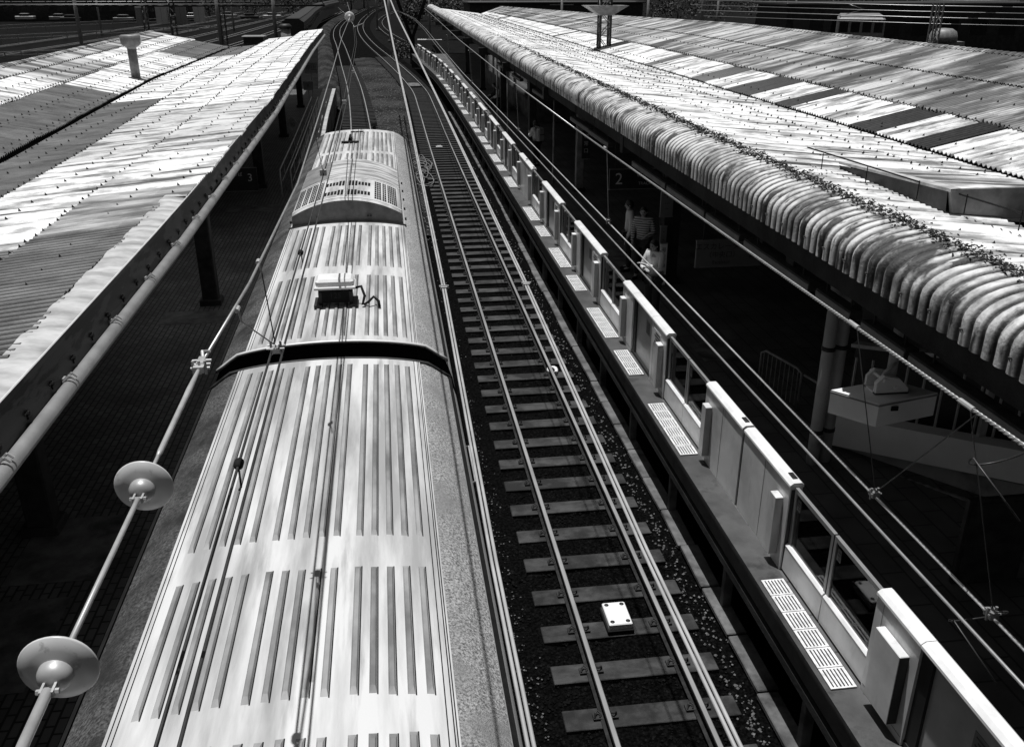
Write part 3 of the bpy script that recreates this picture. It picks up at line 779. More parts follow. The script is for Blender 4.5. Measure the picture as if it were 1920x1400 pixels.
# ------------------------------------------------------------------ right platform roof
EAVE = curve([(-8,4.85),(15,4.88),(30,5.05),(60,5.50),(100,6.10),(142,6.75)])
def sheet(mb, fx0, z0, fx1, z1, y0, y1, nx=6, pitch=.13, amp=.026, samp=6, lift=0.0, rib=False):
    """corrugated sheet between two edge curves; corrugations run across"""
    ys_ = np.arange(y0, y1, pitch/samp); rows = []
    for y in ys_:
        sheet_no = math.floor(y/.78); rs = random.Random(sheet_no*131 + int(abs(lift)*1000)*17 + nx)
        jx, jz, tilt = rs.uniform(-.035,.035), rs.uniform(-.004,.007), rs.uniform(-.008,.008)
        ph = 2*math.pi*y/pitch
        w = amp*abs(math.sin(ph/2))*1.6 if rib else amp*math.sin(ph)
        xa = fx0(y) if callable(fx0) else fx0; xb = fx1(y) if callable(fx1) else fx1
        za = z0(y) if callable(z0) else z0; zb = z1(y) if callable(z1) else z1
        xa += jx; u_ = (y/.78) % 1.0
        rows.append([(xa+(xb-xa)*t, y, za+(zb-za)*t + w + lift + jz*(1-t) + tilt*(u_-.5)) for t in np.linspace(0, 1, nx)])
    mb.smooth = True; mb.grid(rows)
R = thing('platform_roof', 'long corrugated roof over the right platform with ribbed round eave', 'roof', (9, 60, 4.6))
VAL = curve([(-5,9.72),(14,9.74),(25,9.82),(44,9.95),(60,10.2),(90,10.8),(108,11.2)])
RID = curve([(-5,14.8),(40,15.1),(62,15.4),(112,13.1)])
def ridz(y): return float(np.interp(y, [0,40,62,112], [5.8,5.8,5.5,5.2]))
def valz(y): return float(np.interp(y, [0,60,108], [4.58,4.58,4.5]))
def ep(y): return float(EAVE(y))
# eave: ribs bent over a quarter round
m = MB(); m.smooth = True
def eave_profile(y, w):
    e = ep(y); pts = []
    for z in (4.52, 4.60, 4.67, 4.74): pts.append((e - w, y, z))
    for k in range(1, 9):
        a = math.pi/2*k/8; pts.append((e + .60 - (.60+w)*math.cos(a), y, 4.74 + (.25+w)*math.sin(a)))
    return pts
def eave_part(y0, y1, samp):
    rows = []
    for y in np.arange(y0, y1, .165/samp):
        u = (y/.165) % 1.0; w = .066*math.sqrt(max(0, 1-(2*u-1)**2)); rows.append(eave_profile(y, w))
    m.grid(rows)
eave_part(3.0, 30, 10); eave_part(30, 138, 6)
part(m, 'ribbed_eave', M_tube, R)
# moss along the joint
m = MB()
for _ in range(10000):
    y = 3.2 + random.betavariate(1, 3.4)*56; clump = .5 + .5*math.sin(y*5.1)*math.sin(y*1.7+.8)
    u_ = random.random()
    if u_ < .86: x = ep(y) + .56 + random.gauss(0, .05 + .05*clump); z = 5.035 + abs(random.gauss(.015, .022))
    else:
        aa = random.uniform(.95, 1.5); yv = math.floor(y/.165)*.165 + random.gauss(0, .018); y = yv; x = ep(y) + .60 - .60*math.cos(aa); z = 4.75 + .25*math.sin(aa)
    s = random.uniform(.006, .026)*(1 + y/60)
    a = random.uniform(0, 6.28); t = random.uniform(-.6, .6)
    d = Vector((math.cos(a), math.sin(a), t))*s; e = Vector((-math.sin(a), math.cos(a), random.uniform(-.5,.9)))*s*.7; p = Vector((x, y, z))
    m.add([p-d, p+e, p+d, p-e*.4 + Vector((0,0,s*.6))], [(0,1,2),(0,2,3)])
part(m, 'moss', M_moss, R)
# low side sheets: eave joint to valley, three lapped rows
fr = [0, .36, .70, 1.0]
def zl(y, t): return 4.98 + (valz(y)-4.98)*t
for a, c, mat, lift in ((0,.36,M_white_roof,.036),(.34,.70,M_white_roof,.018),(.68,1.0,M_white_roof,0)):
    m = MB()
    fa = lambda y, a=a: ep(y)+.60 + (float(VAL(y))-ep(y)-.60)*a
    fc = lambda y, c=c: ep(y)+.60 + (float(VAL(y))-ep(y)-.60)*c
    y0 = 3.0 if a == 0 else 9.6
    sheet(m, fa, lambda y, a=a: zl(y,a), fc, lambda y, c=c: zl(y,c), y0, 112, 5, .13, .022, 6, lift)
    part(m, 'roof_sheet', mat, R)
# valley gutter
m = MB(); rows = []
for y in np.arange(10, 110, 3.0):
    v = float(VAL(y)); rows.append([(v-.35, y, valz(y)-.03), (v-.2, y, valz(y)-.16), (v+.25, y, valz(y)-.16), (v+.3, y, valz(y)+.0)])
m.grid(rows); part(m, 'valley_gutter', M_dark_iron, R)
# high side: valley up to ridge, three lapped rows with plastic panels in the lowest
hz = lambda y, t: valz(y)+.07 + (ridz(y)-valz(y)-.07)*t
hx = lambda y, t: float(VAL(y)) - .06 + (float(RID(y))-float(VAL(y))+.06)*t
clear = [(15.5,16.3),(17.5,18.6),(21.7,22.5),(24.3,26.0),(28.1,29.5),(34.3,35.2),(55.6,56.4),(87.7,89.2)]
brk = [9.0] + [v for p in clear for v in p] + [108]
for i in range(len(brk)-1):
    a, c = brk[i], brk[i+1]; is_clear = i % 2 == 1
    m = MB(); sheet(m, lambda y: hx(y,0), lambda y: hz(y,0), lambda y: hx(y,.30), lambda y: hz(y,.30), a, c, 4, .13, .026, 6 if a < 60 else 5, 0)
    part(m, 'plastic_panel' if is_clear else 'roof_sheet', M_clear_roof if is_clear else M_white_roof, R)
for a, c, mat, lift in ((.28,.66,M_mid_roof,.03),(.64,1.0,M_mid_roof,.06)):
    m = MB(); sheet(m, lambda y,a=a: hx(y,a), lambda y,a=a: hz(y,a), lambda y,c=c: hx(y,c), lambda y,c=c: hz(y,c), 9, 108, 5, .13, .026, 6, lift)
    part(m, 'roof_sheet', mat, R)
m = MB(); m.smooth = True; rows = []
for y in np.arange(9, 108, .13/3):
    x = float(RID(y)); z = ridz(y)+.10 + .015*math.sin(2*math.pi*y/.26)
    rows.append([(x-.16,y,z-.05),(x-.06,y,z),(x+.06,y,z),(x+.2,y,z-.07)])
m.grid(rows); part(m, 'ridge_cap', M_mid_roof, R)
m = MB()
m.smooth = False
rows = [[(float(RID(y))+.02,y,ridz(y)), (float(RID(y))+3.5,y,ridz(y)-.9), (float(RID(y))+3.5,y,ridz(y)-1.1)] for y in np.arange(9, 109, 3)]
m.grid(rows); part(m, 'rear_slope', M_dark_roof, R)
# hook bolts
m = MB()
def bolt(mb, x, y, z, s=.03, leanx=.01):
    mb.add([(x-s*.7,y-s*.5,z),(x+s*.7,y-s*.5,z),(x+s*.7,y+s*.5,z),(x-s*.7,y+s*.5,z),(x+leanx,y,z+s*1.7)], [(0,1,4),(1,2,4),(2,3,4),(3,0,4)])
for t in (.12,.30,.42,.56,.66,.82,.93):
    for y in np.arange(4 if t < .3 else 10.3, 100, .52 if t not in (.30,.66) else .26):
        if random.random() < .15: continue
        x = ep(y)+.60 + (float(VAL(y))-ep(y)-.60)*t; bolt(m, x+random.uniform(-.03,.03), y+random.uniform(-.03,.03), zl(y,t)+.035, .022+.0003*y)
for t in (.06,.28,.46,.64,.82):
    for y in np.arange(10, 100, .52 if t not in (.28,.64) else .26):
        bolt(m, hx(y,t), y+random.uniform(-.02,.02), hz(y,t)+.05, .022+.0003*y)
part(m, 'roof_bolts', M_dark_iron, R, kind='stuff')
m = MB()
for y in np.arange(3.4, 60, .54):
    e = ep(y)-.055; yy_ = math.floor(y/.165)*.165+.0825; z = 4.655
    m.tube([(e+.01,yy_,z),(e-.035,yy_,z+.004)], .012, 6); m.tube([(e-.028,yy_-.018,z-.012),(e-.028,yy_+.018,z+.012)], .008, 5)
part(m, 'eave_bolts', M_dark_iron, R, kind='stuff')
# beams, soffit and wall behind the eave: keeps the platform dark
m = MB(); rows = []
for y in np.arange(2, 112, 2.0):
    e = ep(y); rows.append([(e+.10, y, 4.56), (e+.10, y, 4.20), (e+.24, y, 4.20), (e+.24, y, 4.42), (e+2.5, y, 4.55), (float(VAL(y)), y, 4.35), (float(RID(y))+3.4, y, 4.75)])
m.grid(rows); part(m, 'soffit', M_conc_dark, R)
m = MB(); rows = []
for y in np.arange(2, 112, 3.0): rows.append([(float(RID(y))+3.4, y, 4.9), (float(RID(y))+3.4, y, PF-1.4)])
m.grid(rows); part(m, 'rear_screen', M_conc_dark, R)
# crossing cross beams
m = MB()
for y in (5, 10.6, 19.4, 29.6, 40, 50, 60, 70, 80, 90): m.box(5.0, 13, y-.12, y+.12, 4.05, 4.4)
part(m, 'cross_beam', M_dark_iron, R)

# raised canopy piece by the footbridge on the roof
S = thing('stair_canopy', 'raised flat canopy over the stairs breaking through the right roof', 'canopy', (8, 9.5, 4.9))
m = MB()
m.add([(6.45,12.4,5.03),(6.36,9.6,5.22),(9.62,9.6,5.02),(9.62,12.4,4.66)], [(0,1,2,3)]); part(m, 'canopy_sheet', M_white_roof, S)
m = MB(); m.add([(6.42,12.4,4.99),(6.33,9.6,5.20),(6.36,9.6,4.86),(6.45,12.4,4.92),(6.5,9.6,5.20),(6.6,12.4,4.99),(6.5,9.6,4.86),(6.6,12.4,4.92)], [(0,3,2,1),(4,6,7,5)]); part(m, 'side_board', M_dark_iron, S)
m = MB(); m.add([(6.33,9.6,5.225),(13.5,9.6,5.25),(13.5,9.6,4.93),(6.42,9.6,4.86),(6.33,9.54,5.225),(13.5,9.54,5.25),(13.5,9.54,4.93),(6.42,9.54,4.86)],
      [(4,5,6,7),(0,1,5,4),(3,2,6,7),(0,4,7,3)]); part(m, 'fascia_board', M_grey_iron, S)
m = MB(); m.add([(6.32,9.53,5.235),(6.41,12.4,5.045),(6.54,12.4,5.05),(6.46,9.53,5.24),(6.32,9.53,5.20),(6.41,12.4,5.01)], [(0,3,2,1),(0,1,5,4)]); part(m, 'edge_flashing', M_flash, S)
m = MB(); m.box(6.7, 7.4, 9.1, 9.16, 4.76, 4.81); m.box(7.25,7.4,9.0,9.16,4.76,4.88); part(m, 'bracket', M_pale_iron, S)
m = MB(); m.box(6.65, 14, -4, 9.53, 4.30, 4.50); m.box(6.58, 6.66, -4, 9.53, 4.50, 4.90); part(m, 'stairwell_shade_slab', M_dark_iron, S)  # dark slab added to keep sun out of the roof opening
m = MB(); m.tube([(6.0,12.6,5.22),(6.35,10.2,5.18),(6.6,8.4,5.16),(6.9,6.0,5.16)], .010, 6)
for y in (12.2, 11.2, 10.2, 9.4, 8.6): m.tube([(6.0+(12.6-y)*.14,y,4.98),(6.0+(12.6-y)*.14,y,5.2)], .007, 5)
tag(m.build('roof_cable', M_black), 'thin black cable strung on little posts across the right roof', 'cable')

# lattice mast through the roof
def lattice_mast(x, y, z0, z1, w, label, mat=M_dark_iron, hat=None, name='lattice_mast'):
    r = thing(name, label, 'mast', (x, y, z0))
    m = MB()
    for sx in (-1,1):
        for sy in (-1,1): m.box(sx*w-.045, sx*w+.045, sy*w-.045, sy*w+.045, 0, z1-z0)
    m.build('leg_frame', mat, r)
    m = MB(); h = w*2.4; k = 0; z = 0
    while z + h < z1-z0:
        for s in (-1, 1):
            d = 1 if k % 2 else -1
            m.beam((-w*d, s*w, z), (w*d, s*w, z+h), .05, .03); m.beam((s*w, -w*d, z), (s*w, w*d, z+h), .05, .03)
        z += h; k += 1
    m.build('bracing', M_grey_iron if mat is M_dark_iron else mat, r)
    if hat:
        hz_, hw = hat
        m = MB(); m.add([(-hw,-hw*.8,hz_+.2),(hw,-hw*.8,hz_+.2),(hw,hw*.8,hz_+.2),(-hw,hw*.8,hz_+.2),(-w*1.3,-w*1.3,hz_-.22),(w*1.3,-w*1.3,hz_-.22),(w*1.3,w*1.3,hz_-.22),(-w*1.3,w*1.3,hz_-.22)],
              [(0,1,2,3),(0,4,5,1),(1,5,6,2),(2,6,7,3),(3,7,4,0)]); m.build('rain_hood', M_grey_iron, r)
        m = MB(); m.box(-w*1.5,w*1.5,-w*1.5,w*1.5,-.05,.12); m.build('collar', M_dark_iron, r)
    return r
lattice_mast(10.25, 43.9, 4.6, 9.5, .24, 'dark lattice mast with a rain hood rising through the right roof', hat=(1.75, .95))

# columns under the right roof
def column(x, y, w, ztop, label, mat=M_dark_iron, z0=PF):
    r = thing('roof_column', label, 'column', (x, y, z0), group='columns under the platform roofs')
    m = MB(); m.bbox(-w,w,-w*.9,w*.9,0,ztop-z0,.02); m.build('shaft', mat, r)
    m = MB(); m.bbox(-w-.06,w+.06,-w-.04,w+.04,0,.12,.015); m.build('plinth', M_conc_dark, r)
    m = MB(); m.prism([(-w-.25,0),(-w,-.35),(w,-.35),(w+.25,0)], -.05, .05)
    o = m.build('bracket', M_dark_iron, r); o.location = (0,0,ztop-z0)
column(6.24, 29.55, .13, 4.3, 'slim grey column behind the backpacker on the right platform', M_grey_iron)
column(6.20, 19.4, .19, 4.3, 'wide column carrying notices beside the woman in white', M_conc_dark)
column(6.3, 40.0, .15, 4.3, 'dark column beyond the backpacker on the right platform')
column(6.35, 50.5, .15, 4.3, 'dark column next to the seated people')
column(6.45, 62, .15, 4.3, 'far dark column under the round eave')
column(6.5, 74, .15, 4.3, 'farthest dark column under the round eave')
# twin drain pipes
for dx, dy, lab in ((0, 0, 'left of the two pale drain pipes by the hanging box'), (.20, .05, 'right of the two pale drain pipes by the hanging box')):
    r = thing('drain_pipe', lab, 'pipe', (5.78+dx, 10.75+dy, PF), group='pale drain pipes')
    m = MB(); m.smooth = True; m.tube([(0,0,-.6),(0,0,3.2)], .085, 16); m.build('pipe', M_conc_par, r)
    for z in (.5, 1.75, 2.85):
        m = MB(); m.smooth = True; m.tube([(0,0,z-.03),(0,0,z+.03)], .093, 16); m.build('pipe_clamp', M_dark_iron, r)
for y, lab in ((30.6, 'thin post near the slim grey column'), (42.5, 'pale slim post in front of the dark column beyond the backpacker'), (46.5, 'thin post left of the seated people')):
    m = MB(); m.smooth = True; m.tube([(5.55,y,PF),(5.55,y,4.3)], .035, 8); tag(m.build('thin_post', M_grey_iron), lab, 'post', 'thin posts on the right platform')
# lamp troughs
lens = [(5.55,7.55),(7.62,8.5),(8.75,9.6),(9.8,11.9),(12.1,13.55),(13.65,15.7),(15.85,18.2),(20.5,22.6),(22.7,25.1),(30,32.4),(36,38.4),(42,44.4)]
for i, (a, c) in enumerate(lens):
    r = thing('lamp_trough', f'{ORD[i]} unlit lamp trough in the row below the round eave', 'lamp', (ep(a)+.10, (a+c)/2, 4.0), group='lamp troughs below the eave')
    L2 = (c-a)/2
    m = MB(); m.prism([(-.05,.10),(.09,.10),(.09,.0),(-.05,.0)], -L2, L2); m.build('trough', M_dark_iron, r)
    m = MB(); m.prism([(-.062,.075),(-.052,.075),(-.052,.0),(.06,-.015),(.06,-.004),(-.062,-.012)], -L2+.01, L2-.01); m.build('reflector', M_tube_lamp, r)
    for s in (-.7,.7):
        m = MB(); m.tube([(.02,s*L2,.10),(.02,s*L2,.5)], .012, 6); m.build('hanger', M_dark_iron, r)
# hanging white box
t = thing('hanging_box', 'white box with a bracket hanging under the eave beside the drain pipes', 'junction box', (5.30, 8.52, 2.92))
m = MB(); m.add([(-.52,.18,0),(-.17,-.24,0),(.62,-.05,0),(.27,.37,0),(-.52,.18,.28),(-.17,-.24,.28),(.62,-.05,.28),(.27,.37,.28)],
      [(0,3,2,1),(4,5,6,7),(0,1,5,4),(1,2,6,5),(2,3,7,6),(3,0,4,7)]); m.build('case', M_white, t)
m = MB(); m.add([(-.53,.18,.245),(-.172,-.25,.245),(.63,-.055,.245),(.27,.38,.245),(-.53,.18,.262),(-.172,-.25,.262),(.63,-.055,.262),(.27,.38,.262)],
      [(0,3,2,1),(4,5,6,7),(0,1,5,4),(1,2,6,5),(2,3,7,6),(3,0,4,7)]); m.build('lid_seam', M_grey_iron, t)
m = MB(); m.box(.0,.08,-.215,-.20,.17,.22); m.build('latch', M_black, t)
m = MB(); m.prism([(-.1,.28),(.28,.28),(.28,.34),(.16,.46),(-.02,.50),(-.1,.42)], -.02, .04); m.prism([(-.1,.28),(.28,.28),(.28,.34),(.16,.46),(-.02,.50),(-.1,.42)], .2, .24); m.box(-.1,.28,-.02,.24,.28,.30); m.tube([(-.02,-.05,.45),(-.02,.28,.45)], .02, 8); m.tube([(.12,-.05,.36),(.12,.28,.36)], .02, 8); m.build('bracket', M_white, t)
m = MB(); m.smooth = True; m.tube([(.12,.1,.3),(.12,.1,1.3)], .055, 12); m.tube([(.02,.1,.46),(.0,.0,.56),(.12,.05,.62)], .02, 8); m.build('hanging_pole', M_conc_par, t)

# stair structure on the right platform
S2 = thing('staircase', 'concrete stair flank with barred railing behind the gates at lower right', 'staircase', (8, 9.5, PF))
m = MB()
m.add([(6.2,11.15,1.62),(9.5,7.0,2.33),(9.5,7.0,1.9),(6.2,11.15,1.15),(6.45,11.3,1.62),(9.7,7.15,2.33),(9.7,7.15,1.9),(6.45,11.3,1.15)],
      [(0,1,2,3),(4,7,6,5),(0,4,5,1),(3,2,6,7),(0,3,7,4)]); part(m, 'parapet', M_lit_par, S2)
m = MB(); m.add([(6.35,11.2,1.12),(9.6,7.05,1.78),(9.6,7.05,1.3),(6.35,11.2,.6),(9.75,7.2,1.78),(6.5,11.35,1.12)], [(0,1,2,3),(0,5,4,1)]); part(m, 'lower_flank', M_conc_par, S2)
m = MB()
for k in range(22):
    t_ = k/21; x = 6.5 + 3.1*t_; y = 11.25 - 4.1*t_; z = 1.62 + .71*t_; m.box(x-.012, x+.012, y-.012, y+.012, z, z+.85)
for k in (7, 14):
    t_ = k/21+.02; x = 6.5 + 3.1*t_; y = 11.25 - 4.1*t_; z = 1.62 + .71*t_; m.box(x-.05, x+.05, y-.03, y+.03, z, z+1.0)
m.beam((6.45,11.3,2.66),(9.65,7.1,3.46),.16,.05); part(m, 'barred_railing', M_pale_iron, S2)
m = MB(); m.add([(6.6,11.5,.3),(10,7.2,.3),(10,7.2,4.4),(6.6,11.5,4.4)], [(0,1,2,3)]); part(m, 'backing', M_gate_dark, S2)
m = MB(); m.smooth = True
pts = [(6.30+.62*t_*2, 10.9-.82*t_*2, 1.02+.06*t_) for t_ in np.linspace(0,1.7,60)]
m.tube(pts, [.045+.012*(k%2) for k in range(60)], 8); part(m, 'cable_sleeve', M_grey_iron, S2)
m = MB(); m.box(6.1, 6.9, 7.8, 7.86, PF, 2.2); m.box(6.14,6.86,7.79,7.80,PF+.05,2.15); part(m, 'dark_panel', M_dark_iron, S2)
# low barrier of pipes
t = thing('pipe_barrier', 'low pipe barrier with thin bars beside the drain pipes', 'barrier', (6.15, 12.9, PF))
m = MB(); m.smooth = True; m.tube([(-.12,.5,0),(-.12,.5,.62),(-.08,.42,.68),(.12,-.35,.68),(.16,-.45,.62),(.16,-.45,0)], .022, 8); m.build('hoop', M_grey_iron, t)
m = MB()
for k in range(9): m.tube([(-.11+.03*k,.42-.1*k,.05),(-.11+.03*k,.42-.1*k,.66)], .007, 6)
m.build('bars', M_grey_iron, t)
m = MB(); m.smooth = True; m.tube([(.18,-.5,.62),(.34,-1.3,.62),(.36,-1.38,.56),(.36,-1.38,0)], .02, 8); m.build('end_rail', M_grey_iron, t)
# notices on and near the wide column
def sign(x, y, z, w, h, label, lines, facing=0.0, face=M_sign_pale, ink=M_sign_ink, hang=True, cat='sign'):
    r = thing('hanging_sign' if hang else 'notice_board', label, cat, (x, y, z), facing)
    m = MB(); m.box(-w/2,w/2,-.03,.03,-h/2,h/2); m.build('board', face, r)
    m = MB(); m.box(-w/2-.012,w/2+.012,-.036,.036,h/2,h/2+.02); m.build('edge', M_grey_iron, r)
    m = MB(); m.box(-w/2-.012,w/2+.012,-.036,.036,-h/2-.02,-h/2); m.build('edge', M_grey_iron, r)
    if hang:
        for s in (-.8,.8):
            m = MB(); m.tube([(s*w/2,0,h/2),(s*w/2,0,h/2+max(.2, 4.3-z-h/2))], .012, 6); m.build('hanger', M_dark_iron, r)
    for s, sz, px, pz in lines:
        text_mesh(s, sz, 'lettering', ink, r, Matrix.Translation((px, -.033, pz)) @ Matrix.Rotation(math.pi/2, 4, 'X'))
    return r
sign(6.45, 23.2, 2.72, 1.5, .50, 'dark hanging platform sign reading 2 on the right platform', [('2', .42, -.5, 0), ('のりば', .15, .2, .1), ('TRACK', .11, .2, -.12)], face=M_sign_dark, ink=M_sign_white)
sign(6.62, 16.8, 2.48, 1.35, .52, 'pale hanging sign with escalator lettering and arrow', [('エスカレーター', .15, -.18, .14), ('（中央口）', .14, -.14, -.03), ('Escalator', .10, -.15, -.18), ('↗', .30, .50, -.02)])
sign(6.02, 19.15, 3.0, .28, .62, 'small upright notice with a boxed mark high on the wide column', [('中', .2, 0, .17), ('▪▪▪', .07, 0, -.02), ('▪▪', .07, 0, -.14)], hang=False)
sign(5.98, 19.12, 2.25, .14, .42, 'narrow pale notice halfway up the wide column', [('▪', .08, 0, .1), ('▪', .08, 0, -.08)], hang=False)
sign(5.99, 19.05, 1.62, .15, .95, 'long thin white notice low on the wide column', [('号', .11, 0, .33), ('車', .11, 0, .15), ('乗', .11, 0, -.03), ('車', .11, 0, -.2), ('口', .11, 0, -.36)], hang=False, face=M_white)
sign(6.38, 29.3, 2.65, .26, .9, 'dark upright sign with pale marks on the slim grey column', [('非', .16, 0, .25), ('常', .16, 0, .03), ('口', .16, 0, -.2)], hang=False, face=M_sign_dark, ink=M_sign_white)
# waiting bench and bin
t = thing('bench', 'dark platform bench the seated people use', 'bench', (6.3, 52.2, PF))
m = MB(); m.bbox(-.25,.25,-1.3,1.3,.38,.44,.01); m.build('seat', M_dark_iron, t)
m = MB(); m.bbox(.22,.27,-1.3,1.3,.5,.9,.01); m.build('backrest', M_dark_iron, t)
for y in (-1.1, 1.1):
    m = MB(); m.box(-.2,.2,y-.03,y+.03,0,.38); m.build('leg', M_dark_iron, t)
# shop wall / shelter on far right platform
t = thing('waiting_room', 'grey waiting room wall under the far right roof', 'shelter', (8.2, 58, PF))
m = MB(); m.box(-.9,2,-12,12,0,2.4); m.build('wall', M_conc, t)
for k in range(4):
    m = MB(); m.box(-.92,-.90,-10+k*5.2,-6+k*5.2,.9,2.0); m.build('window', M_window, t)

# footbridge the view is taken from: unseen deck, parapet and roof, added to cut sky light
t = thing('footbridge', 'unseen covered footbridge crossing the tracks at the viewpoint, added to cut sky light', 'footbridge', (0, -2.5, 5.4))
m = MB(); m.box(-16, 16, -2.3, 2.0, 0, .35); m.build('deck', M_conc_dark, t)
m = MB(); m.box(-16, 16, 1.88, 2.0, .35, 1.3); m.build('parapet', M_conc_dark, t)
m = MB(); m.box(-16, 16, -2.6, 2.5, 4.2, 4.4); m.build('roof', M_conc_dark, t)  # unseen roof added to cut sky light
m = MB(); m.box(-16, 16, -2.3, -2.2, .35, 4.2); m.build('wall', M_conc_dark, t)  # unseen back wall of the added footbridge
for x in (-15, -5.2, 7.0, 15):
    m = MB(); m.box(x-.2, x+.2, -.3, .3, -5.7, 0); m.build('added_pier', M_conc_dark, t)
# ------------------------------------------------------------------ people
def skin_mesh(name, verts, edges, radii, mat, parent, sub=1, root=0):
    me = bpy.data.meshes.new(name); me.from_pydata(verts, edges, []); me.materials.append(mat)
    o = bpy.data.objects.new(name, me); COL.objects.link(o); o.parent = parent
    md = o.modifiers.new('skin', 'SKIN'); md.use_smooth_shade = True
    layer = me.skin_vertices[0].data if me.skin_vertices else None
    if layer is None:
        bpy.context.view_layer.objects.active = o
        layer = me.skin_vertices[0].data
    for i, r in enumerate(radii):
        layer[i].radius = (r, r) if not hasattr(r, '__len__') else r
        layer[i].use_root = (i == root)
    s = o.modifiers.new('sub', 'SUBSURF'); s.levels = sub; s.render_levels = sub
    return o
def person(label, loc, rotz, J, top_mat, hair='short', bag=False, h=1.68):
    """J: joints (x right, y forward, z up) in metres"""
    r = thing('person', label, 'person', loc, rotz)
    V = []; E = []; Rr = []
    def add(p, rad, par=None):
        V.append(p); Rr.append(rad)
        if par is not None: E.append((par, len(V)-1))
        return len(V)-1
    pel = add(J['pelvis'], (.15,.115)); wa = add(J['waist'], (.135,.10), pel); ch = add(J['chest'], (.165,.115), wa); nk0 = add(J['neck'], .062, ch); hd = add(J['head0'], .05, nk0)
    for s in ('l','r'):
        hp = add(J['hip'+s], .10, pel); kn = add(J['knee'+s], .068, hp); an = add(J['ankle'+s], .043, kn); to = add(J['toe'+s], .036, an)
        sh = add(J['sh'+s], .064, ch); el = add(J['el'+s], .046, sh); wr = add(J['wr'+s], .030, el)
        w = Vector(J['wr'+s]); d = (w-Vector(J['el'+s])).normalized(); side = d.cross(Vector((0,0,1)));
        side = side.normalized() if side.length > .1 else Vector((1,0,0))
        pm_ = add(tuple(w + d*.07), .032, wr)
        for k, ln in ((-1.5,.065),(-.5,.08),(.5,.075),(1.5,.058)):
            a_ = add(tuple(w + d*.10 + side*.016*k), .010, pm_); bend = Vector((0,0,-1))*.3
            b_ = add(tuple(w + d*(.10+ln*.55) + side*.018*k + bend*.03), .009, a_); add(tuple(w + d*(.10+ln) + side*.018*k + bend*.09), .007, b_)
        t0 = add(tuple(w + d*.045 + side*.03), .011, pm_); add(tuple(w + d*.085 + side*.055), .009, t0)
    skin_mesh('body', V, E, Rr, M_skin, r, 1)
    # clothing: trousers and top as their own skinned shells
    def shell(name, chain, mat):
        vv = []; ee = []; rr = []
        idx = {}
        for a_, b_ in chain:
            for q in (a_, b_):
                if q[0] not in idx: idx[q[0]] = len(vv); vv.append(J[q[0]] if q[0] in J else q[0]); rr.append(q[1])
            ee.append((idx[a_[0]], idx[b_[0]]))
        return skin_mesh(name, vv, ee, rr, mat, r, 1)
    shell('trousers', [(('pelvis',(.165,.13)),('hipl',.115)),(('pelvis',(.165,.13)),('hipr',.115)),(('hipl',.115),('kneel',.085)),(('hipr',.115),('kneer',.085)),(('kneel',.085),('anklel',.066)),(('kneer',.085),('ankler',.066))], M_cloth_dark)
    shell('jacket', [(('pelvis',(.175,.14)),('waist',(.155,.12))),(('waist',(.155,.12)),('chest',(.185,.135))),(('chest',(.185,.135)),('shl',.082)),(('chest',(.185,.135)),('shr',.082)),(('shl',.082),('ell',.062)),(('shr',.082),('elr',.062)),(('ell',.062),('wrl',.044)),(('elr',.062),('wrr',.044)),(('chest',(.185,.135)),('neck',.072))], top_mat)
    # head
    hc = Vector(J['head'])
    m = MB(); m.smooth = True; rows = []
    for i in range(13):
        t_ = i/12; ph = math.pi*t_; row = []
        for k in range(17):
            th = 2*math.pi*k/16
            rx = .076*math.sin(ph); ry = .094*math.sin(ph); z = .115*math.cos(ph)
            jaw = 1 - .25*max(0, -math.cos(ph))
            x = rx*math.cos(th)*jaw; y = ry*math.sin(th)*jaw + .012*max(0,-math.cos(ph))
            row.append(tuple(hc + Vector((x, y, z))))
        rows.append(row)
    m.grid(rows)
    f = hc + Vector((0,.09,0)); m.add([f+Vector((-.014,0,-.03)), f+Vector((.014,0,-.03)), f+Vector((0,.026,-.026)), f+Vector((0,0,.02))], [(0,1,2),(0,2,3),(1,3,2)])
    for s in (-1,1): m.lathe([(0,.012),(.014,.008),(.02,-.004),(.0,-.012)], Matrix.Translation(hc+Vector((s*.078,-.005,-.005))) @ Matrix.Scale(1.6,4,Vector((0,0,1))), 8)
    head = m.build('head', M_skin, r)
    m = MB()
    for s in (-1,1): m.lathe([(0,.008),(.011,.004),(.012,-.004)], Matrix.Translation(hc+Vector((s*.032,.086,.008))) @ Matrix.Rotation(-math.pi/2,4,'X'), 10)
    m.build('eyes', M_hair, head)
    m = MB(); m.box(hc.x-.024,hc.x+.024,hc.y+.082,hc.y+.09,hc.z-.058,hc.z-.05); m.build('mouth', M_cloth_dark, head)
    m = MB(); m.smooth = True; rows = []
    low = .70 if hair == 'short' else .62
    for i in range(9):
        ph = math.pi*low*i/8; row = []
        for k in range(17):
            th = 2*math.pi*k/16; fr_ = max(0, math.sin(th))
            p2 = ph*(1 - .42*fr_)
            row.append(tuple(hc + Vector((.085*math.sin(p2)*math.cos(th), -.006+.103*math.sin(p2)*math.sin(th), .012+.118*math.cos(p2)))))
        rows.append(row)
    m.grid(rows)
    if hair == 'long':
        m.grid([[tuple(hc + Vector((.08*math.cos(a), -.03-.08*abs(math.sin(a)), .02-.07*j*1.0))) for a in np.linspace(0, math.pi, 9)] for j in range(6)])
    hm_ = m.build('hair', M_hair, r)
    # shoes
    for s in ('l','r'):
        a_ = Vector(J['ankle'+s]); b_ = Vector(J['toe'+s]); m = MB(); m.smooth = True
        m.tube([tuple(a_+Vector((0,-.05,-.045))), tuple(a_+Vector((0,.02,-.04))), tuple(b_+Vector((0,.02,-.012))), tuple(b_+Vector((0,.05,-.016)))], [.036,.048,.045,.02], 10); m.build('shoe', M_black, r)
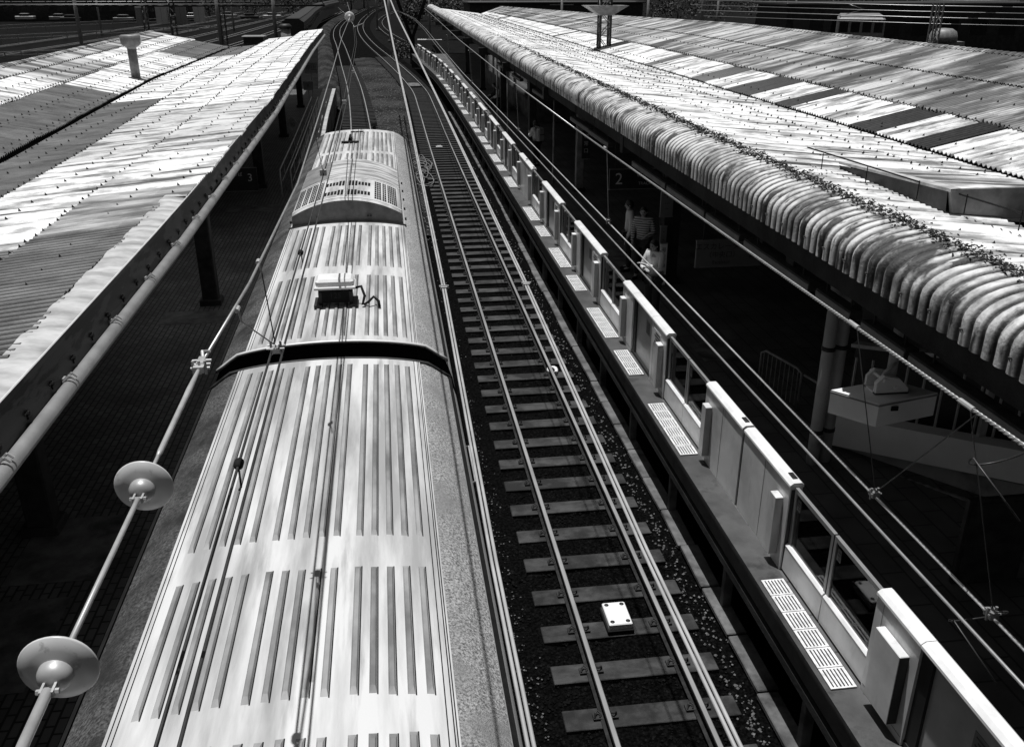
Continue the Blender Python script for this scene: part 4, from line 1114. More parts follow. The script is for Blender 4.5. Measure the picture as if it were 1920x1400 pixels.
    if bag:
        c = Vector(J['chest']); m = MB(); m.bbox(c.x-.15,c.x+.15,c.y-.30,c.y-.12,c.z-.34,c.z+.14,.04); bg_ = m.build('backpack', M_cloth_grey, r)
        m = MB()
        for s in (-1,1): m.tube([(c.x+s*.11,c.y-.14,c.z+.1),(c.x+s*.12,c.y+.0,c.z+.19),(c.x+s*.12,c.y+.13,c.z+.08),(c.x+s*.13,c.y+.10,c.z-.12)], .016, 6)
        m.box(c.x-.13,c.x+.13,c.y-.305,c.y-.298,c.z-.12,c.z-.10)
        m.build('strap', M_cloth_dark, bg_)
    return r
def stand(**kw):
    J = dict(pelvis=(0,0,.93), waist=(0,0,1.08), chest=(0,0,1.30), neck=(0,.01,1.45), head0=(0,.015,1.50), head=(0,.03,1.57),
             hipl=(-.09,0,.88), kneel=(-.10,.02,.48), anklel=(-.10,-.01,.085), toel=(-.11,.12,.03), hipr=(.09,0,.88), kneer=(.10,.02,.48), ankler=(.11,-.01,.085), toer=(.12,.12,.03),
             shl=(-.19,0,1.38), ell=(-.24,-.03,1.10), wrl=(-.22,.06,.87), shr=(.19,0,1.38), elr=(.24,-.03,1.10), wrr=(.22,.06,.87))
    J.update(kw); return J
person('person with a backpack and pale jacket near the slim column, looking at a phone', (5.54, 34.2, PF), math.radians(35),
       stand(wrl=(-.10,.26,1.22), ell=(-.25,.08,1.12), wrr=(.06,.27,1.24), elr=(.25,.08,1.12), head=(0,.06,1.555)), M_cloth_white, 'short', bag=True)
person('person in a white sleeved top standing left of the striped shirt', (5.55, 20.4, PF), math.radians(80), stand(), M_cloth_white, 'short')
person('person in a striped shirt facing the wide column', (5.68, 19.7, PF), math.radians(150), stand(wrl=(-.16,.22,1.08), ell=(-.25,.02,1.1)), M_stripe, 'long')
person('person with long dark hair in a white blouse leaning by the wide column', (5.15, 16.9, PF), math.radians(120),
       stand(wrl=(.02,.24,1.20), ell=(-.24,.10,1.12), wrr=(-.02,.26,1.12), elr=(.24,.10,1.08), head=(0,.05,1.555)), M_cloth_white, 'long')
def seated(**kw):
    J = dict(pelvis=(0,0,.50), waist=(0,0,.66), chest=(0,.02,.88), neck=(0,.05,1.03), head0=(0,.06,1.08), head=(0,.09,1.15),
             hipl=(-.10,.04,.50), kneel=(-.12,.42,.50), anklel=(-.12,.42,.085), toel=(-.12,.55,.03), hipr=(.10,.04,.50), kneer=(.12,.42,.50), ankler=(.12,.42,.085), toer=(.12,.55,.03),
             shl=(-.19,.02,.96), ell=(-.23,.06,.70), wrl=(-.13,.28,.62), shr=(.19,.02,.96), elr=(.23,.06,.70), wrr=(.13,.28,.62))
    J.update(kw); return J
person('person in a white shirt seated on the dark bench', (6.22, 51.6, PF), math.radians(90), seated(), M_cloth_white, 'short')
person('person in dark clothes seated beyond the white shirt on the bench', (6.22, 53.0, PF), math.radians(90), seated(), M_cloth_dark, 'long')

# ------------------------------------------------------------------ left platform
LP = 1.10
def lsh(y): return float(np.interp(y, [0,14,25,35,50,66], [0,0,-.2,-.45,-1.0,-1.35]))
m = MB(); rows = []
for y in np.arange(-8, 66, 2.0):
    e = -2.24 + lsh(y)*.72; rows.append([(e, y, -.3), (e, y, LP-.02), (e+.0, y, LP), (e-.25, y, LP), (-3.2+lsh(y), y, LP), (-4.6+lsh(y), y, LP), (-13, y, LP)])
m.grid(rows); m.box(-13, -3.6, 63.9, 64, -.3, LP)
struct(m.build('platform_floor', M_paver_left))
for x0, x1, y0, y1 in ((-4.75,-3.35,17.9,18.7),(-4.9,-3.4,27.9,28.8),(-4.6,-3.5,9.2,10.6),(-4.5,-3.75,7.4,8.9)):
    m = MB(); m.box(x0, x1, y0, y1, LP, LP+.004); struct(m.build('paving_slab', M_conc))
m = MB(); rows = []
for y in np.arange(36, 64.1, 2.0):
    e = -2.24 + lsh(y)*.72; rows.append([(e-.02, y, LP+.004), (e-.85, y, LP+.004)])
m.grid(rows); struct(m.build('platform_ramp', M_conc_par))
# left roof
L = thing('platform_roof', 'long corrugated roof over the left platform with flat dark fascia', 'roof', (-7, 34, 4.4))
def le(y): return -2.80 + float(np.interp(y, [0,12,25,35,50,67], [0,.03,-.12,-.38,-.78,-1.1]))
def lv(y): return -7.35 + float(np.interp(y, [0,19,36,55], [.05,0,-.95,-.95]))
def lr(y): return -11.6 + float(np.interp(y, [0,31,56], [0,-.1,-1.0]))
ZE, ZV, ZR = 4.64, 4.22, 5.02
def yfar(t): return 67 + (55-67)*t                     # skew far end
rowsL = [(0,.34,.036),(.32,.68,.018),(.66,1.0,0)]
for i, (a, c, lift) in enumerate(rowsL):
    ex = (lambda y: .25 if y < 12.9 else 0)
    fa = lambda y, a=a: le(y) - ((.27 if y < 12.9 else 0) if a == 0 else 0) + (lv(y)-le(y))*a
    fc = lambda y, c=c: le(y) + (lv(y)-le(y))*c
    za = lambda y, a=a: ZE + (ZV-ZE)*a
    zc = lambda y, c=c: ZE + (ZV-ZE)*c
    brks = {0: [(3, 11.35, M_rib_roof), (11.35, 13.9, M_mid_roof), (13.9, 17.5, M_white_roof), (17.5, 25.0, M_added_trans_roof), (25.0, yfar(0), M_white_roof)],
            1: [(3, 11.0, M_rib_roof), (11.0, 17.5, M_white_roof), (17.5, 25.0, M_added_trans_roof), (25.0, yfar(.5), M_white_roof)],
            2: [(3, 28.5, M_dark_roof), (28.5, 47, M_white_roof), (47, yfar(1), M_dark_roof)]}[i]
    for y0, y1, mat in brks:
        m = MB(); sheet(m, fa, za, fc, zc, y0, y1, 5, .13, .022, 6, lift); part(m, 'roof_sheet', mat, L)
for i, (a, c, lift) in enumerate([(0,.46,.0),(.44,.80,.025),(.78,1.0,.05)]):
    fa = lambda y, a=a: lv(y) - .12 + (lr(y)-lv(y)+.12)*a
    fc = lambda y, c=c: lv(y) - .12 + (lr(y)-lv(y)+.12)*c
    za = lambda y, a=a: ZV + .06 + (ZR-ZV-.06)*a
    zc = lambda y, c=c: ZV + .06 + (ZR-ZV-.06)*c
    brks = {0: [(14, 30.5, M_dark_roof), (30.5, 45.5, M_white_roof), (45.5, 55, M_dark_roof)],
            1: [(18, 30.5, M_white_roof), (30.5, 38, M_mid_roof), (38, 55.3, M_white_roof)],
            2: [(22, 55.6, M_mid_roof)]}[i]
    for y0, y1, mat in brks:
        m = MB(); sheet(m, fa, za, fc, zc, y0, y1, 5, .13, .022, 6, lift); part(m, 'roof_sheet', mat, L)
m = MB(); rows = []
for y in np.arange(8, 55.5, 2): v = lv(y); rows.append([(v+.3,y,ZV-.02),(v+.15,y,ZV-.14),(v-.2,y,ZV-.14),(v-.28,y,ZV+.02)])
m.grid(rows); part(m, 'valley_gutter', M_black, L)
m = MB(); rows = []
for y in np.arange(20, 55.7, .06):
    x = lr(y); z = ZR+.09+.015*math.sin(2*math.pi*y/.26); rows.append([(x+.16,y,z-.05),(x+.05,y,z),(x-.05,y,z),(x-.2,y,z-.08)])
m.smooth = True; m.grid(rows); m.smooth = False
m.grid([[(lr(y)-.02,y,ZR),(lr(y)-3,y,ZR-.6),(lr(y)-3,y,ZR-.8)] for y in np.arange(18, 56, 2)])
part(m, 'ridge_cap', M_mid_roof, L)
m = MB(); rows = []
for y in np.arange(3, 13.2, .1):                       # galvanised flashing along the near edge, slightly wavy
    x = le(y); w = .012*math.sin(y*7)+.006*math.sin(y*17); rows.append([(x-.30,y,ZE+.05+w),(x-.15,y,ZE+.055+w*.5),(x-.01,y,ZE+.035),(x,y,ZE+.03)])
m.smooth = True; m.grid(rows); part(m, 'edge_flashing', M_flash, L)
m = MB(); rows = [[(le(y)+.004,y,ZE+.034),(le(y)+.006,y,ZE+.028)] + [(le(y)+.006 + .01*k,y,ZE-.02-.10*k) for k in range(4)] for y in np.arange(3, 67.1, 1.0)]
m.grid(rows); part(m, 'fascia_board', M_fascia, L)
m = MB(); m.smooth = False; m.tube([(le(y)+.002,y,ZE+.036) for y in np.arange(3, 67.1, 2.0)], .008, 5); part(m, 'fascia_edge', M_gate_top, L)
m = MB(); m.smooth = True
rows = []
for y in np.arange(3, 67.1, 1.0):
    x = le(y)+.085; z = ZE-.33; rows.append([(x+.062*math.cos(t_), y, z+.062*math.sin(t_)) for t_ in np.linspace(0, 2*math.pi, 13)])
m.grid(rows); part(m, 'gutter_pipe', M_pipe, L)
for k in range(22):
    y = 4.45 + 1.42*k; x = le(y)+.05; z = ZE-.30
    m = MB(); m.box(x-.02,x+.0,y-.03,y+.03,z-.03,z+.05)
    for s in (-.03,.03): m.tube([(x-.01,y+s,z+.02),(x+.05,y+s,z+.075)], .012, 6); m.tube([(x+.05,y+s,z+.075),(x+.09,y+s,z+.04)], .010, 6)
    part(m, 'gutter_bracket', M_pale_iron, L)
for k in range(60):
    y = 4.3 + .55*k; m = MB(); x = le(y)+.02; z = ZE-.20
    m.tube([(x,y,z),(x+.03,y,z)], .018, 6); m.tube([(x+.012,y-.05,z+.004),(x+.012,y+.05,z+.004)], .006, 5); m.tube([(x+.012,y,z-.05),(x+.012,y,z+.03)], .006, 5)
    part(m, 'fascia_bolt', M_black, L)
m = MB()
for t_ in (.05,.18,.33,.50,.66,.82,.95):
    for y in np.arange(4, yfar(t_)-1, .52 if t_ not in (.33,.66) else .26):
        if random.random() < .15: continue
        bolt(m, le(y)-.05+(lv(y)-le(y))*t_+random.uniform(-.03,.03), y+random.uniform(-.04,.04), ZE+(ZV-ZE)*t_+.04, .022+.0003*y, -.012)
for t_ in (.05,.25,.46,.62,.79,.95):
    for y in np.arange(16, 54, .52 if t_ not in (.46,.79) else .26):
        bolt(m, lv(y)+(lr(y)-lv(y))*t_, y, ZV+.06+(ZR-ZV-.06)*t_+.05, .022+.0003*y, -.012)
part(m, 'roof_bolts', M_dark_iron, L, kind='stuff')
for ys_s in (np.arange(2, 17.6, 1.55), np.arange(25.0, 56, 1.55)):  # soffit left open under the added translucent sheets
    m = MB(); rows = [[(le(y)-.03,y,ZE-.04),(le(y)-.10,y,ZE-.40),(lv(y),y,ZV-.22),(lr(y)-2.9,y,ZR-.85)] for y in ys_s]
    m.grid(rows); part(m, 'soffit', M_conc_dark, L)
m = MB(); rows = [[(lv(y)+1.5,y,ZV-.10),(lv(y),y,ZV-.22),(lr(y)-2.9,y,ZR-.85)] for y in (17.5, 21, 25)]
m.grid(rows); part(m, 'soffit', M_conc_dark, L)
m = MB(); rows = [[(lr(y)-1.5,y,4.2),(lr(y)-1.5,y,-.3)] for y in np.arange(2, 52, 2)]
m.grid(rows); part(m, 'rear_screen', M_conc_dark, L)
# vent pipe
t = thing('vent_pipe', 'grey vent pipe with wide cowl standing on the left roof', 'vent pipe', (-8.7, 35.2, 4.4))
m = MB(); m.smooth = True; m.tube([(0,0,-.1),(0,0,.95)], .155, 16); m.build('pipe', M_grey_iron, t)
m = MB(); m.smooth = True; m.lathe([(.155,.93),(.165,.98),(.29,1.06),(.33,1.10),(.345,1.36),(.30,1.40),(.0,1.41)], None, 20); m.build('cowl', M_grey_iron, t)
# columns left
for x, y, lab in ((-3.9, 19.2, 'dark column on the lit pavers of the left platform'), (-4.3, 31.6, 'dark column near the number 3 sign on the left platform'),
                  (-4.5, 10.4, 'nearest dark column under the left roof edge'), (-4.6, 43, 'dark column by the handrails on the left platform'), (-4.7, 54, 'farthest dark column under the left roof')):
    column(x, y, .16, 4.25, lab)
sign(-4.62, 29.6, 1.75, 1.0, .7, 'dark board with a pale 3 low on the left platform', [('のりば', .14, -.15, .16), ('3', .34, .28, .05)], face=M_sign_dark, ink=M_sign_white, hang=False)
# speed/stop sign
t = thing('diamond_sign', 'small dark diamond sign with a 10 on a post by the left track', 'sign', (-3.55, 36.5, LP))
m = MB(); m.smooth = True; m.tube([(0,0,0),(0,0,1.35)], .03, 8); m.build('post', M_grey_iron, t)
m = MB(); m.add([(0,-.04,1.05),(.24,-.04,1.38),(0,-.04,1.70),(-.24,-.04,1.38),(0,-.01,1.05),(.24,-.01,1.38),(0,-.01,1.70),(-.24,-.01,1.38)], [(0,1,2,3),(7,6,5,4),(0,4,5,1),(1,5,6,2),(2,6,7,3),(3,7,4,0)]); m.build('plate', M_grey_iron, t)
text_mesh('10', .2, 'number', M_sign_ink, t, Matrix.Translation((0,-.043,1.38)) @ Matrix.Rotation(math.pi/2,4,'X'))
# handrails along the left platform edge
for dx, lab in ((0, 'inner of the two handrails along the left platform'), (.33, 'outer handrail along the left platform, nearer the train')):
    r = thing('handrail', lab, 'handrail', (-3.62+dx, 40, LP), group='handrails on the left platform')
    m = MB(); m.smooth = True
    pts = [(-3.40+dx,29.6,LP+.05),(-3.42+dx,29.7,LP+.9)] + [(-3.42+dx+lsh(y)*.55+.2,y,LP+.95) for y in np.arange(30, 52, 2)]
    m.tube(pts, .024, 8); m.tube([(x,y,LP+.5) for x,y,z in pts[2:]], .016, 6); part(m, 'rail', M_pale_iron, r)
    for y in np.arange(31, 51, 3.0):
        m = MB(); m.smooth = True; x = -3.42+dx+lsh(y)*.55+.2; m.tube([(x,y,LP),(x,y,LP+.94)], .018, 6); part(m, 'post', M_grey_iron, r)
for z, yy_, w, s_, lab in ((1.55,56,.55,'R','small pale board lettered R at the end of the left platform'),(2.3,59,.75,'停止','larger pale framed board past the R board at the left platform end')):
    sign(-4.35, yy_, z+.5, w, w*.8, lab, [(s_, w*.45, 0, 0)], hang=False, face=M_sign_pale)
    m = MB(); m.tube([(-4.35,yy_+.06,LP),(-4.35,yy_+.06,z+.3)], .03, 6); tag(m.build('board_post', M_grey_iron), 'thin post holding the ' + ('R board' if s_ == 'R' else 'larger framed board'), 'post')

# ------------------------------------------------------------------ overhead lines
def sag(xa, za, xb, zb, y0, y1, n=30, s=0.0):
    return [(xa+(xb-xa)*t_, y0+(y1-y0)*t_, za+(zb-za)*t_ - s*4*t_*(1-t_)) for t_ in np.linspace(0, 1, n)]
def insulator(root, p, d, s=1.0):
    """cap and pin disc at p, pin pointing along d (towards the camera)"""
    q = Vector(d).normalized().to_track_quat('Z', 'Y').to_matrix().to_4x4(); M = Matrix.Translation(Vector(p)-root.location) @ q @ Matrix.Scale(s, 4)
    m = MB(); m.smooth = True; m.lathe([(0,-.035),(.06,-.033),(.12,-.012),(.127,-.002),(.124,.004),(.085,.020),(.052,.028)], M, 40); di = m.build('insulator_disc', M_porc, root)
    m = MB(); m.smooth = True; m.lathe([(.056,.026),(.055,.045),(.046,.065),(.028,.078),(.0,.082)], M, 24); m.build('cap', M_pale_iron, di)
    m = MB()
    for sx in (-1,1):
        m.add([M @ Vector(v) for v in ((sx*.014,-.012,.07),(sx*.022,-.012,.07),(sx*.022,.012,.07),(sx*.014,.012,.07),(sx*.014,-.012,.125),(sx*.022,-.012,.125),(sx*.022,.012,.125),(sx*.014,.012,.125))],
              [(0,3,2,1),(4,5,6,7),(0,1,5,4),(1,2,6,5),(2,3,7,6),(3,0,4,7)])
    m.tube([M @ Vector((-.035,0,.108)), M @ Vector((.035,0,.108))], .007, 6); m.build('clevis', M_pale_iron, di)
# left track messenger
Lm = thing('catenary_line', 'pale suspension wire with two big disc insulators over the train, lower left', 'overhead wire', (-.75, 4, 5.86))
ZM = 5.86
P = lambda y: (-.76 - .012*(y-3)*.1, y, ZM + .0*y)
m = MB(); m.smooth = True
m.tube([P(1.2), P(2.62)], .013, 10); m.tube([P(2.62), P(3.05)], .011, 8)
part(m, 'link_rod', M_pale_iron, Lm)
def px(y): return (-.76, y, ZM)
yA, yB, yC = 1.84, 2.70, 3.74
m = MB(); m.smooth = True; m.tube([(-.80,.4,ZM-.015),(-.835,1.0,ZM-.005),(-.84,yA-.08,ZM)], .013, 10); m.tube([(-.84,yA+.03,ZM),(-.84,yB-.08,ZM)], .008, 10); m.tube([(-.84,yB+.03,ZM),(-.84,yB+.20,ZM)], .0065, 8)
m.tube([(-.84,yB+.20,ZM),(-.84,yB+.24,ZM),(-.84,yC-.34,ZM),(-.84,yC-.28,ZM),(-.84,yC-.05,ZM)], [.007,.010,.011,.012,.007], 10)
Lm_children = list(Lm.children)
for c in Lm_children: bpy.data.objects.remove(c)
part(m, 'link_rod', M_pale_iron, Lm)
insulator(Lm, (-.84, yA, ZM), (0,-1,-.02), .73); insulator(Lm, (-.84, yB, ZM), (0,-1,-.02), .73)
m = MB(); m.box(-.862,-.818,yC-.07,yC-.03,ZM-.014,ZM+.014); m.box(-.855,-.825,yC-.03,yC+.05,ZM-.018,ZM+.018)
for s in (-.025,0,.025): m.tube([(-.84+s,yC-.04,ZM-.03),(-.84+s,yC-.04,ZM+.032)], .006, 8); m.tube([(-.88,yC+s,ZM+s*.3),(-.80,yC+s,ZM+s*.3)], .006, 8)
m.tube([(-.84,yC+.05,ZM),(-.85,yC+.10,ZM+.02),(-.83,yC+.15,ZM)], .008, 6)
part(m, 'strain_clamp', M_pale_iron, Lm)
m = MB(); m.smooth = True; m.tube([(-.84,yC,ZM),(-.80,5.0,ZM-.03),(-.78,8,ZM-.07),(-.85,12,ZM-.05),(-1.0,20,ZM-.0),(-1.2,30,ZM+.05),(-1.4,44,ZM+.1)], .0085, 8); part(m, 'suspension_wire', M_wire, Lm)
for y in (4.55, 5.43):
    m = MB(); m.tube([(-.805,y-.03,ZM-.03),(-.805,y+.03,ZM-.03)], .013, 8); m.tube([(-.80,y,ZM-.04),(-.79,y,ZM-.10)], .006, 6); part(m, 'wire_clip', M_pale_iron, Lm)
ZC = 5.22
cl = thing('contact_line', 'pair of dark contact wires running low over the train roof', 'overhead wire', (-.75, 5, ZC))
for dx in (-.035, .035):
    m = MB(); m.smooth = True; m.tube([(-.76+dx, y, ZC) for y in (-2, 2, 6, 12)] + [(-.80+dx, 20, ZC), (-.9+dx, 28, ZC), (-1.05+dx, 40, ZC), (-1.5+dx, 56, ZC)], .0075, 8); part(m, 'contact_wire', M_wire_dark, cl)
for y0, y1 in ((4.55,5.50),(5.43,5.55)):
    m = MB(); m.tube([(-.79,y0,ZM-.10),(-.775,y1,ZC+.05)], .004, 6); part(m, 'dropper', M_wire_dark, cl)
m = MB(); m.box(-.795,-.735,5.46,5.54,ZC-.0,ZC+.03)
for s in (-.03,.03): m.tube([(-.765+s,5.5,ZC-.02),(-.765+s,5.5,ZC+.07)], .008, 8); m.tube([(-.82,5.5+s,ZC+.03),(-.71,5.5+s,ZC+.03)], .006, 8)
part(m, 'wire_clamp', M_pale_iron, cl)
for y in (4.02, 7.85):
    m = MB(); m.smooth = True; m.tube([(-.795,y-.04,ZC),(-.795,y-.02,ZC),(-.795,y+.02,ZC),(-.795,y+.04,ZC)], [.014,.024,.024,.014], 12); m.tube([(-.79,y-.04,ZC-.01),(-.77,y-.14,ZC-.05),(-.765,y-.22,ZC-.02)], .005, 6); part(m, 'bead_insulator', M_black, cl)
for y in (11.5, 19.0, 26.0):
    m = MB(); m.tube([(-.85,y-.2,ZM-.07),(-.80,y,ZC)], .004, 6); part(m, 'dropper', M_wire_dark, cl)
    m = MB(); m.box(-.84,-.76,y-.04,y+.04,ZC-.02,ZC+.05); part(m, 'wire_clamp', M_pale_iron, cl)
# wires beyond the train over the left track, with disc insulator
fw = thing('far_catenary', 'thin wires over the left track beyond the train with a white disc insulator', 'overhead wire', (-1.5, 55, 5.5))
m = MB(); m.smooth = True; m.tube([(-1.4,44,ZM+.1),(-1.55,52,ZM+.15),(-2.9,90,6.05)], .012, 6); m.tube([(-1.5,56,ZC),(-2.3,74,ZC),(-4.6,110,ZC)], .012, 6); part(m, 'wire', M_wire, fw)
insulator(fw, (-1.48, 48, ZM+.13), (0,-1,0), 1.9)
m = MB(); m.tube([(-1.62,58,ZC-.1),(-1.0,59,ZC+.1)], .03, 6); m.tube([(-1.62,58,ZC-.2),(-1.6,58,ZM+.1)], .02, 6); m.tube([(-1.0,59,ZC+.1),(-1.0,59,ZC-.1)], .04, 6); part(m, 'steady_arm', M_grey_iron, fw)
# twin bright feeder cables crossing the middle of the view
for xs_, lab in (((.167,.185,.20,.22), 'left pair of bright feeder cables crossing over the clear track'), ((.475,.50,.52,.50), 'right pair of bright feeder cables crossing over the clear track')):
    r = thing('feeder_cable', lab, 'cable', (xs_[0], 3, 6.3), group='bright twin feeder cables')
    for dx in (-.0046, .0046):
        m = MB(); m.smooth = True; m.tube([(xs_[0]+dx,-1,6.3),(xs_[0]+dx,1.5,6.3),(xs_[1]+dx,3.3,6.3),(xs_[2]+dx,8,6.32),(xs_[2]+dx*1.4,16,6.4),(xs_[3]+dx*2.2,34,6.6),(xs_[3]+dx*3,60,7.05)], [.0036,.0036,.0038,.005,.008,.015,.024], 8); part(m, 'cable', M_wire_pale, r)
    m = MB(); m.box(xs_[1]-.012,xs_[1]+.012,3.275,3.305,6.292,6.308); m.tube([(xs_[1]-.018,3.29,6.308),(xs_[1]+.018,3.29,6.308)], .004, 6); part(m, 'spacer_clamp', M_pale_iron, r)
# right track catenary
XC, ZC2, ZM2 = 2.42, 4.84, 5.70
rc = thing('catenary_line', 'braided suspension wire and twin contact wires over the platform gates', 'overhead wire', (XC, 8, ZC2))
def braid(pts, r, tw):
    m = MB(); m.smooth = True
    P_ = [Vector(p) for p in pts]; tot = sum((P_[i+1]-P_[i]).length for i in range(len(P_)-1)); n_ = int(tot/ (tw/6))
    fine = []
    for i in range(len(P_)-1):
        k_ = max(2, int(n_*(P_[i+1]-P_[i]).length/tot))
        fine += [P_[i].lerp(P_[i+1], j/k_) for j in range(k_)]
    for s in range(3):
        pts2 = [p + Vector((math.cos(k*math.pi/3 + s*2.094)*r*.55, 0, math.sin(k*math.pi/3 + s*2.094)*r*.55)) for k, p in enumerate(fine)]
        m.tube(pts2, r*.55, 5)
    return m
part(braid([(XC,1.0,ZM2),(XC,5,ZM2-.02),(XC+.03,12,ZM2-.06)], .0095, .09), 'suspension_wire', M_wire, rc)
m = MB(); m.smooth = True; m.tube([(XC+.03,12,ZM2-.06),(XC+.06,20,ZM2-.05),(XC+.1,32,ZM2+.05),(XC+.2,46,ZM2+.25),(XC+.3,60,ZM2+.4)], .010, 8); part(m, 'suspension_wire', M_wire, rc)
for dx, mat in ((-.07, M_wire), (.07, M_wire_pale)):
    m = MB(); m.smooth = True; m.tube([(XC+dx,y,ZC2) for y in (-1,3,7,12,20,30)] + [(XC+dx+.15,45,ZC2), (XC+dx+.3,60,ZC2+.05), (XC+.3+dx,80,ZC2+.1), (XC-.5+dx,98,ZC2+.2)], .0078, 8); part(m, 'contact_wire', mat, rc)
for y, k in ((2.9,0),(3.92,0),(10.1,1),(17.5,1),(27,1),(36,1)):
    m = MB(); m.tube([(XC+.02,y+(.35 if k == 0 else 0),ZM2-.03),(XC+.07,y,ZC2+.04)], .003, 6); part(m, 'dropper', M_wire_dark if k == 0 else M_wire, rc)
    m = MB(); m.box(XC+.05,XC+.09,y-.025,y+.025,ZC2-.005,ZC2+.03)
    for s in (-.018,.018): m.tube([(XC+.07+s,y,ZC2-.02),(XC+.07+s,y,ZC2+.045)], .0065, 8); m.tube([(XC+.04,y+s,ZC2+.02),(XC+.10,y+s,ZC2+.02)], .005, 6)
    part(m, 'wire_clamp', M_grey_iron, rc)
    m = MB(); m.tube([(XC,y+.30 if k == 0 else y-.05,ZM2-.01),(XC,y+.40 if k == 0 else y+.05,ZM2-.01)], .0125, 8); part(m, 'wire_clip', M_pale_iron, rc)
m = MB(); m.tube([(XC+.02,3.2,ZM2-.03),(XC+.06,3.9,ZC2+.03)], .003, 6); part(m, 'dropper', M_wire_dark, rc)
for y, zz in ((2.95,ZM2-.05),(2.85,ZC2+.06)):
    m = MB(); m.smooth = True; m.tube([(XC+.05+.11*math.sin(a), y+.10*(1-math.cos(a)), zz-.10+.10*math.cos(a)) for a in np.linspace(0, 4.6, 24)] + [(XC+.05,y-.1,zz-.3)], .004, 6); part(m, 'jumper_loop', M_wire_dark, rc)

# ------------------------------------------------------------------ far gantries, masts and yard
def truss(y, x0, x1, z, h, label, n=24, mat=M_dark_iron, top=M_grey_iron, posts=()):
    r = thing('catenary_gantry', label, 'gantry', ((x0+x1)/2, y, z))
    m = MB(); m.smooth = True; m.tube([(x0,y,z+h),(x1,y,z+h)], .10, 8); part(m, 'upper_chord', top, r)
    m = MB(); m.smooth = True; m.tube([(x0,y,z),(x1,y,z)], .12, 8); part(m, 'lower_chord', mat, r)
    m = MB()
    for k in range(n):
        a = x0+(x1-x0)*k/n; c = x0+(x1-x0)*(k+1)/n; m.beam((a,y,z),((a+c)/2,y,z+h),.10); m.beam(((a+c)/2,y,z+h),(c,y,z),.10)
    part(m, 'web_bracing', mat, r)
    for px_ in posts:
        m = MB(); m.smooth = True; m.tube([(px_,y,-.3),(px_,y,z+h+1.5)], .22, 10); part(m, 'post', M_grey_iron, r)
    return r
truss(128, -55, -7.0, 5.1, 1.7, 'long dark truss gantry with pale chord across the left yard', 20, posts=(-37.6,-20.5,-13.5))
truss(104, 3.3, 12, 6.2, 1.0, 'dark truss gantry over the far end of the right platform', 8)
truss(100, 13, 70, 6.6, 2.4, 'dark truss gantry behind the right roof ridge', 22, posts=(34,))
truss(75, 18, 60, 7.0, 1.6, 'nearer truss gantry at the upper right', 20)
# V shaped mast at the platform end
t = thing('v_mast', 'black V shaped mast at the far end of the right platform', 'mast', (3.25, 104, 0))
m = MB(); m.beam((0,0,-.3),(0,0,2.6),.55); m.beam((-.1,0,2.4),(-1.9,0,7.5),.34); m.beam((.1,0,2.4),(2.1,0,7.5),.34); m.build('frame', M_black, t)
t = thing('bracket_arm', 'horizontal bracket arm with ribbed insulator at the platform end', 'bracket', (3.6, 101, 2.2))
m = MB(); m.smooth = True; m.tube([(1.0,0,0),(4.9,0,.0)], .06, 8); m.build('tube', M_pale_iron, t)
m = MB(); m.smooth = True; m.tube([(.1+.09*k,0,0) for k in range(12)], [.07+.07*(k%2) for k in range(12)], 10); m.build('ribbed_insulator', M_porc, t)
m = MB(); m.box(4.85,4.95,-.05,.05,-.3,.3); m.build('end_fitting', M_grey_iron, t)
# slim poles
for x, y, h, r_, lab in ((1.32,145.7,9,.20,'pale slim pole, tallest of those beyond the clear track'),(-.6,185,9,.20,'slim pole left of the tallest pale pole'),(-3.2,270,9,.25,'farthest slim pole where the tracks vanish'),(7.5,150,8,.16,'slim pole near the bracket arm beyond the platform')):
    q = thing('slim_pole', lab, 'pole', (x, y, -.3), group='slim poles beyond the tracks')
    m = MB(); m.smooth = True; m.tube([(0,0,0),(0,0,h)], [r_, r_*.8], 10); m.build('shaft', M_pale_iron if y < 150 else M_grey_iron, q)
    m = MB(); m.bbox(-.35,.35,-.35,.35,0,.25,.03); m.build('footing', M_conc, q)
    m = MB(); m.beam((-.9,0,h-.6),(.9,0,h-.6),.12); m.build('crossarm', M_grey_iron, q)
# yard tracks at the left
for k, (xa, xb) in enumerate(((-17,-12.5),(-21.5,-16.5),(-27,-21),(-33,-25.5),(-39,-31),(-46,-37),(-54,-44))):
    m = MB()
    for off in (-.53,.53):
        m.sweep([(-.05,-.1),(.05,-.1),(.05,.03),(-.05,.03)], [(xa+off+(xb-xa)*((y-60)/240)+ -8*max(0,(200-y)/140-.2)**2, y, -.12) for y in np.arange(60, 330, 10)])
    o = m.build('yard_track', M_pale_iron); tag(o, f'{ORD[k] if k else "nearest"} yard track left of the left roof, rails shining', 'track', 'yard tracks at the left')
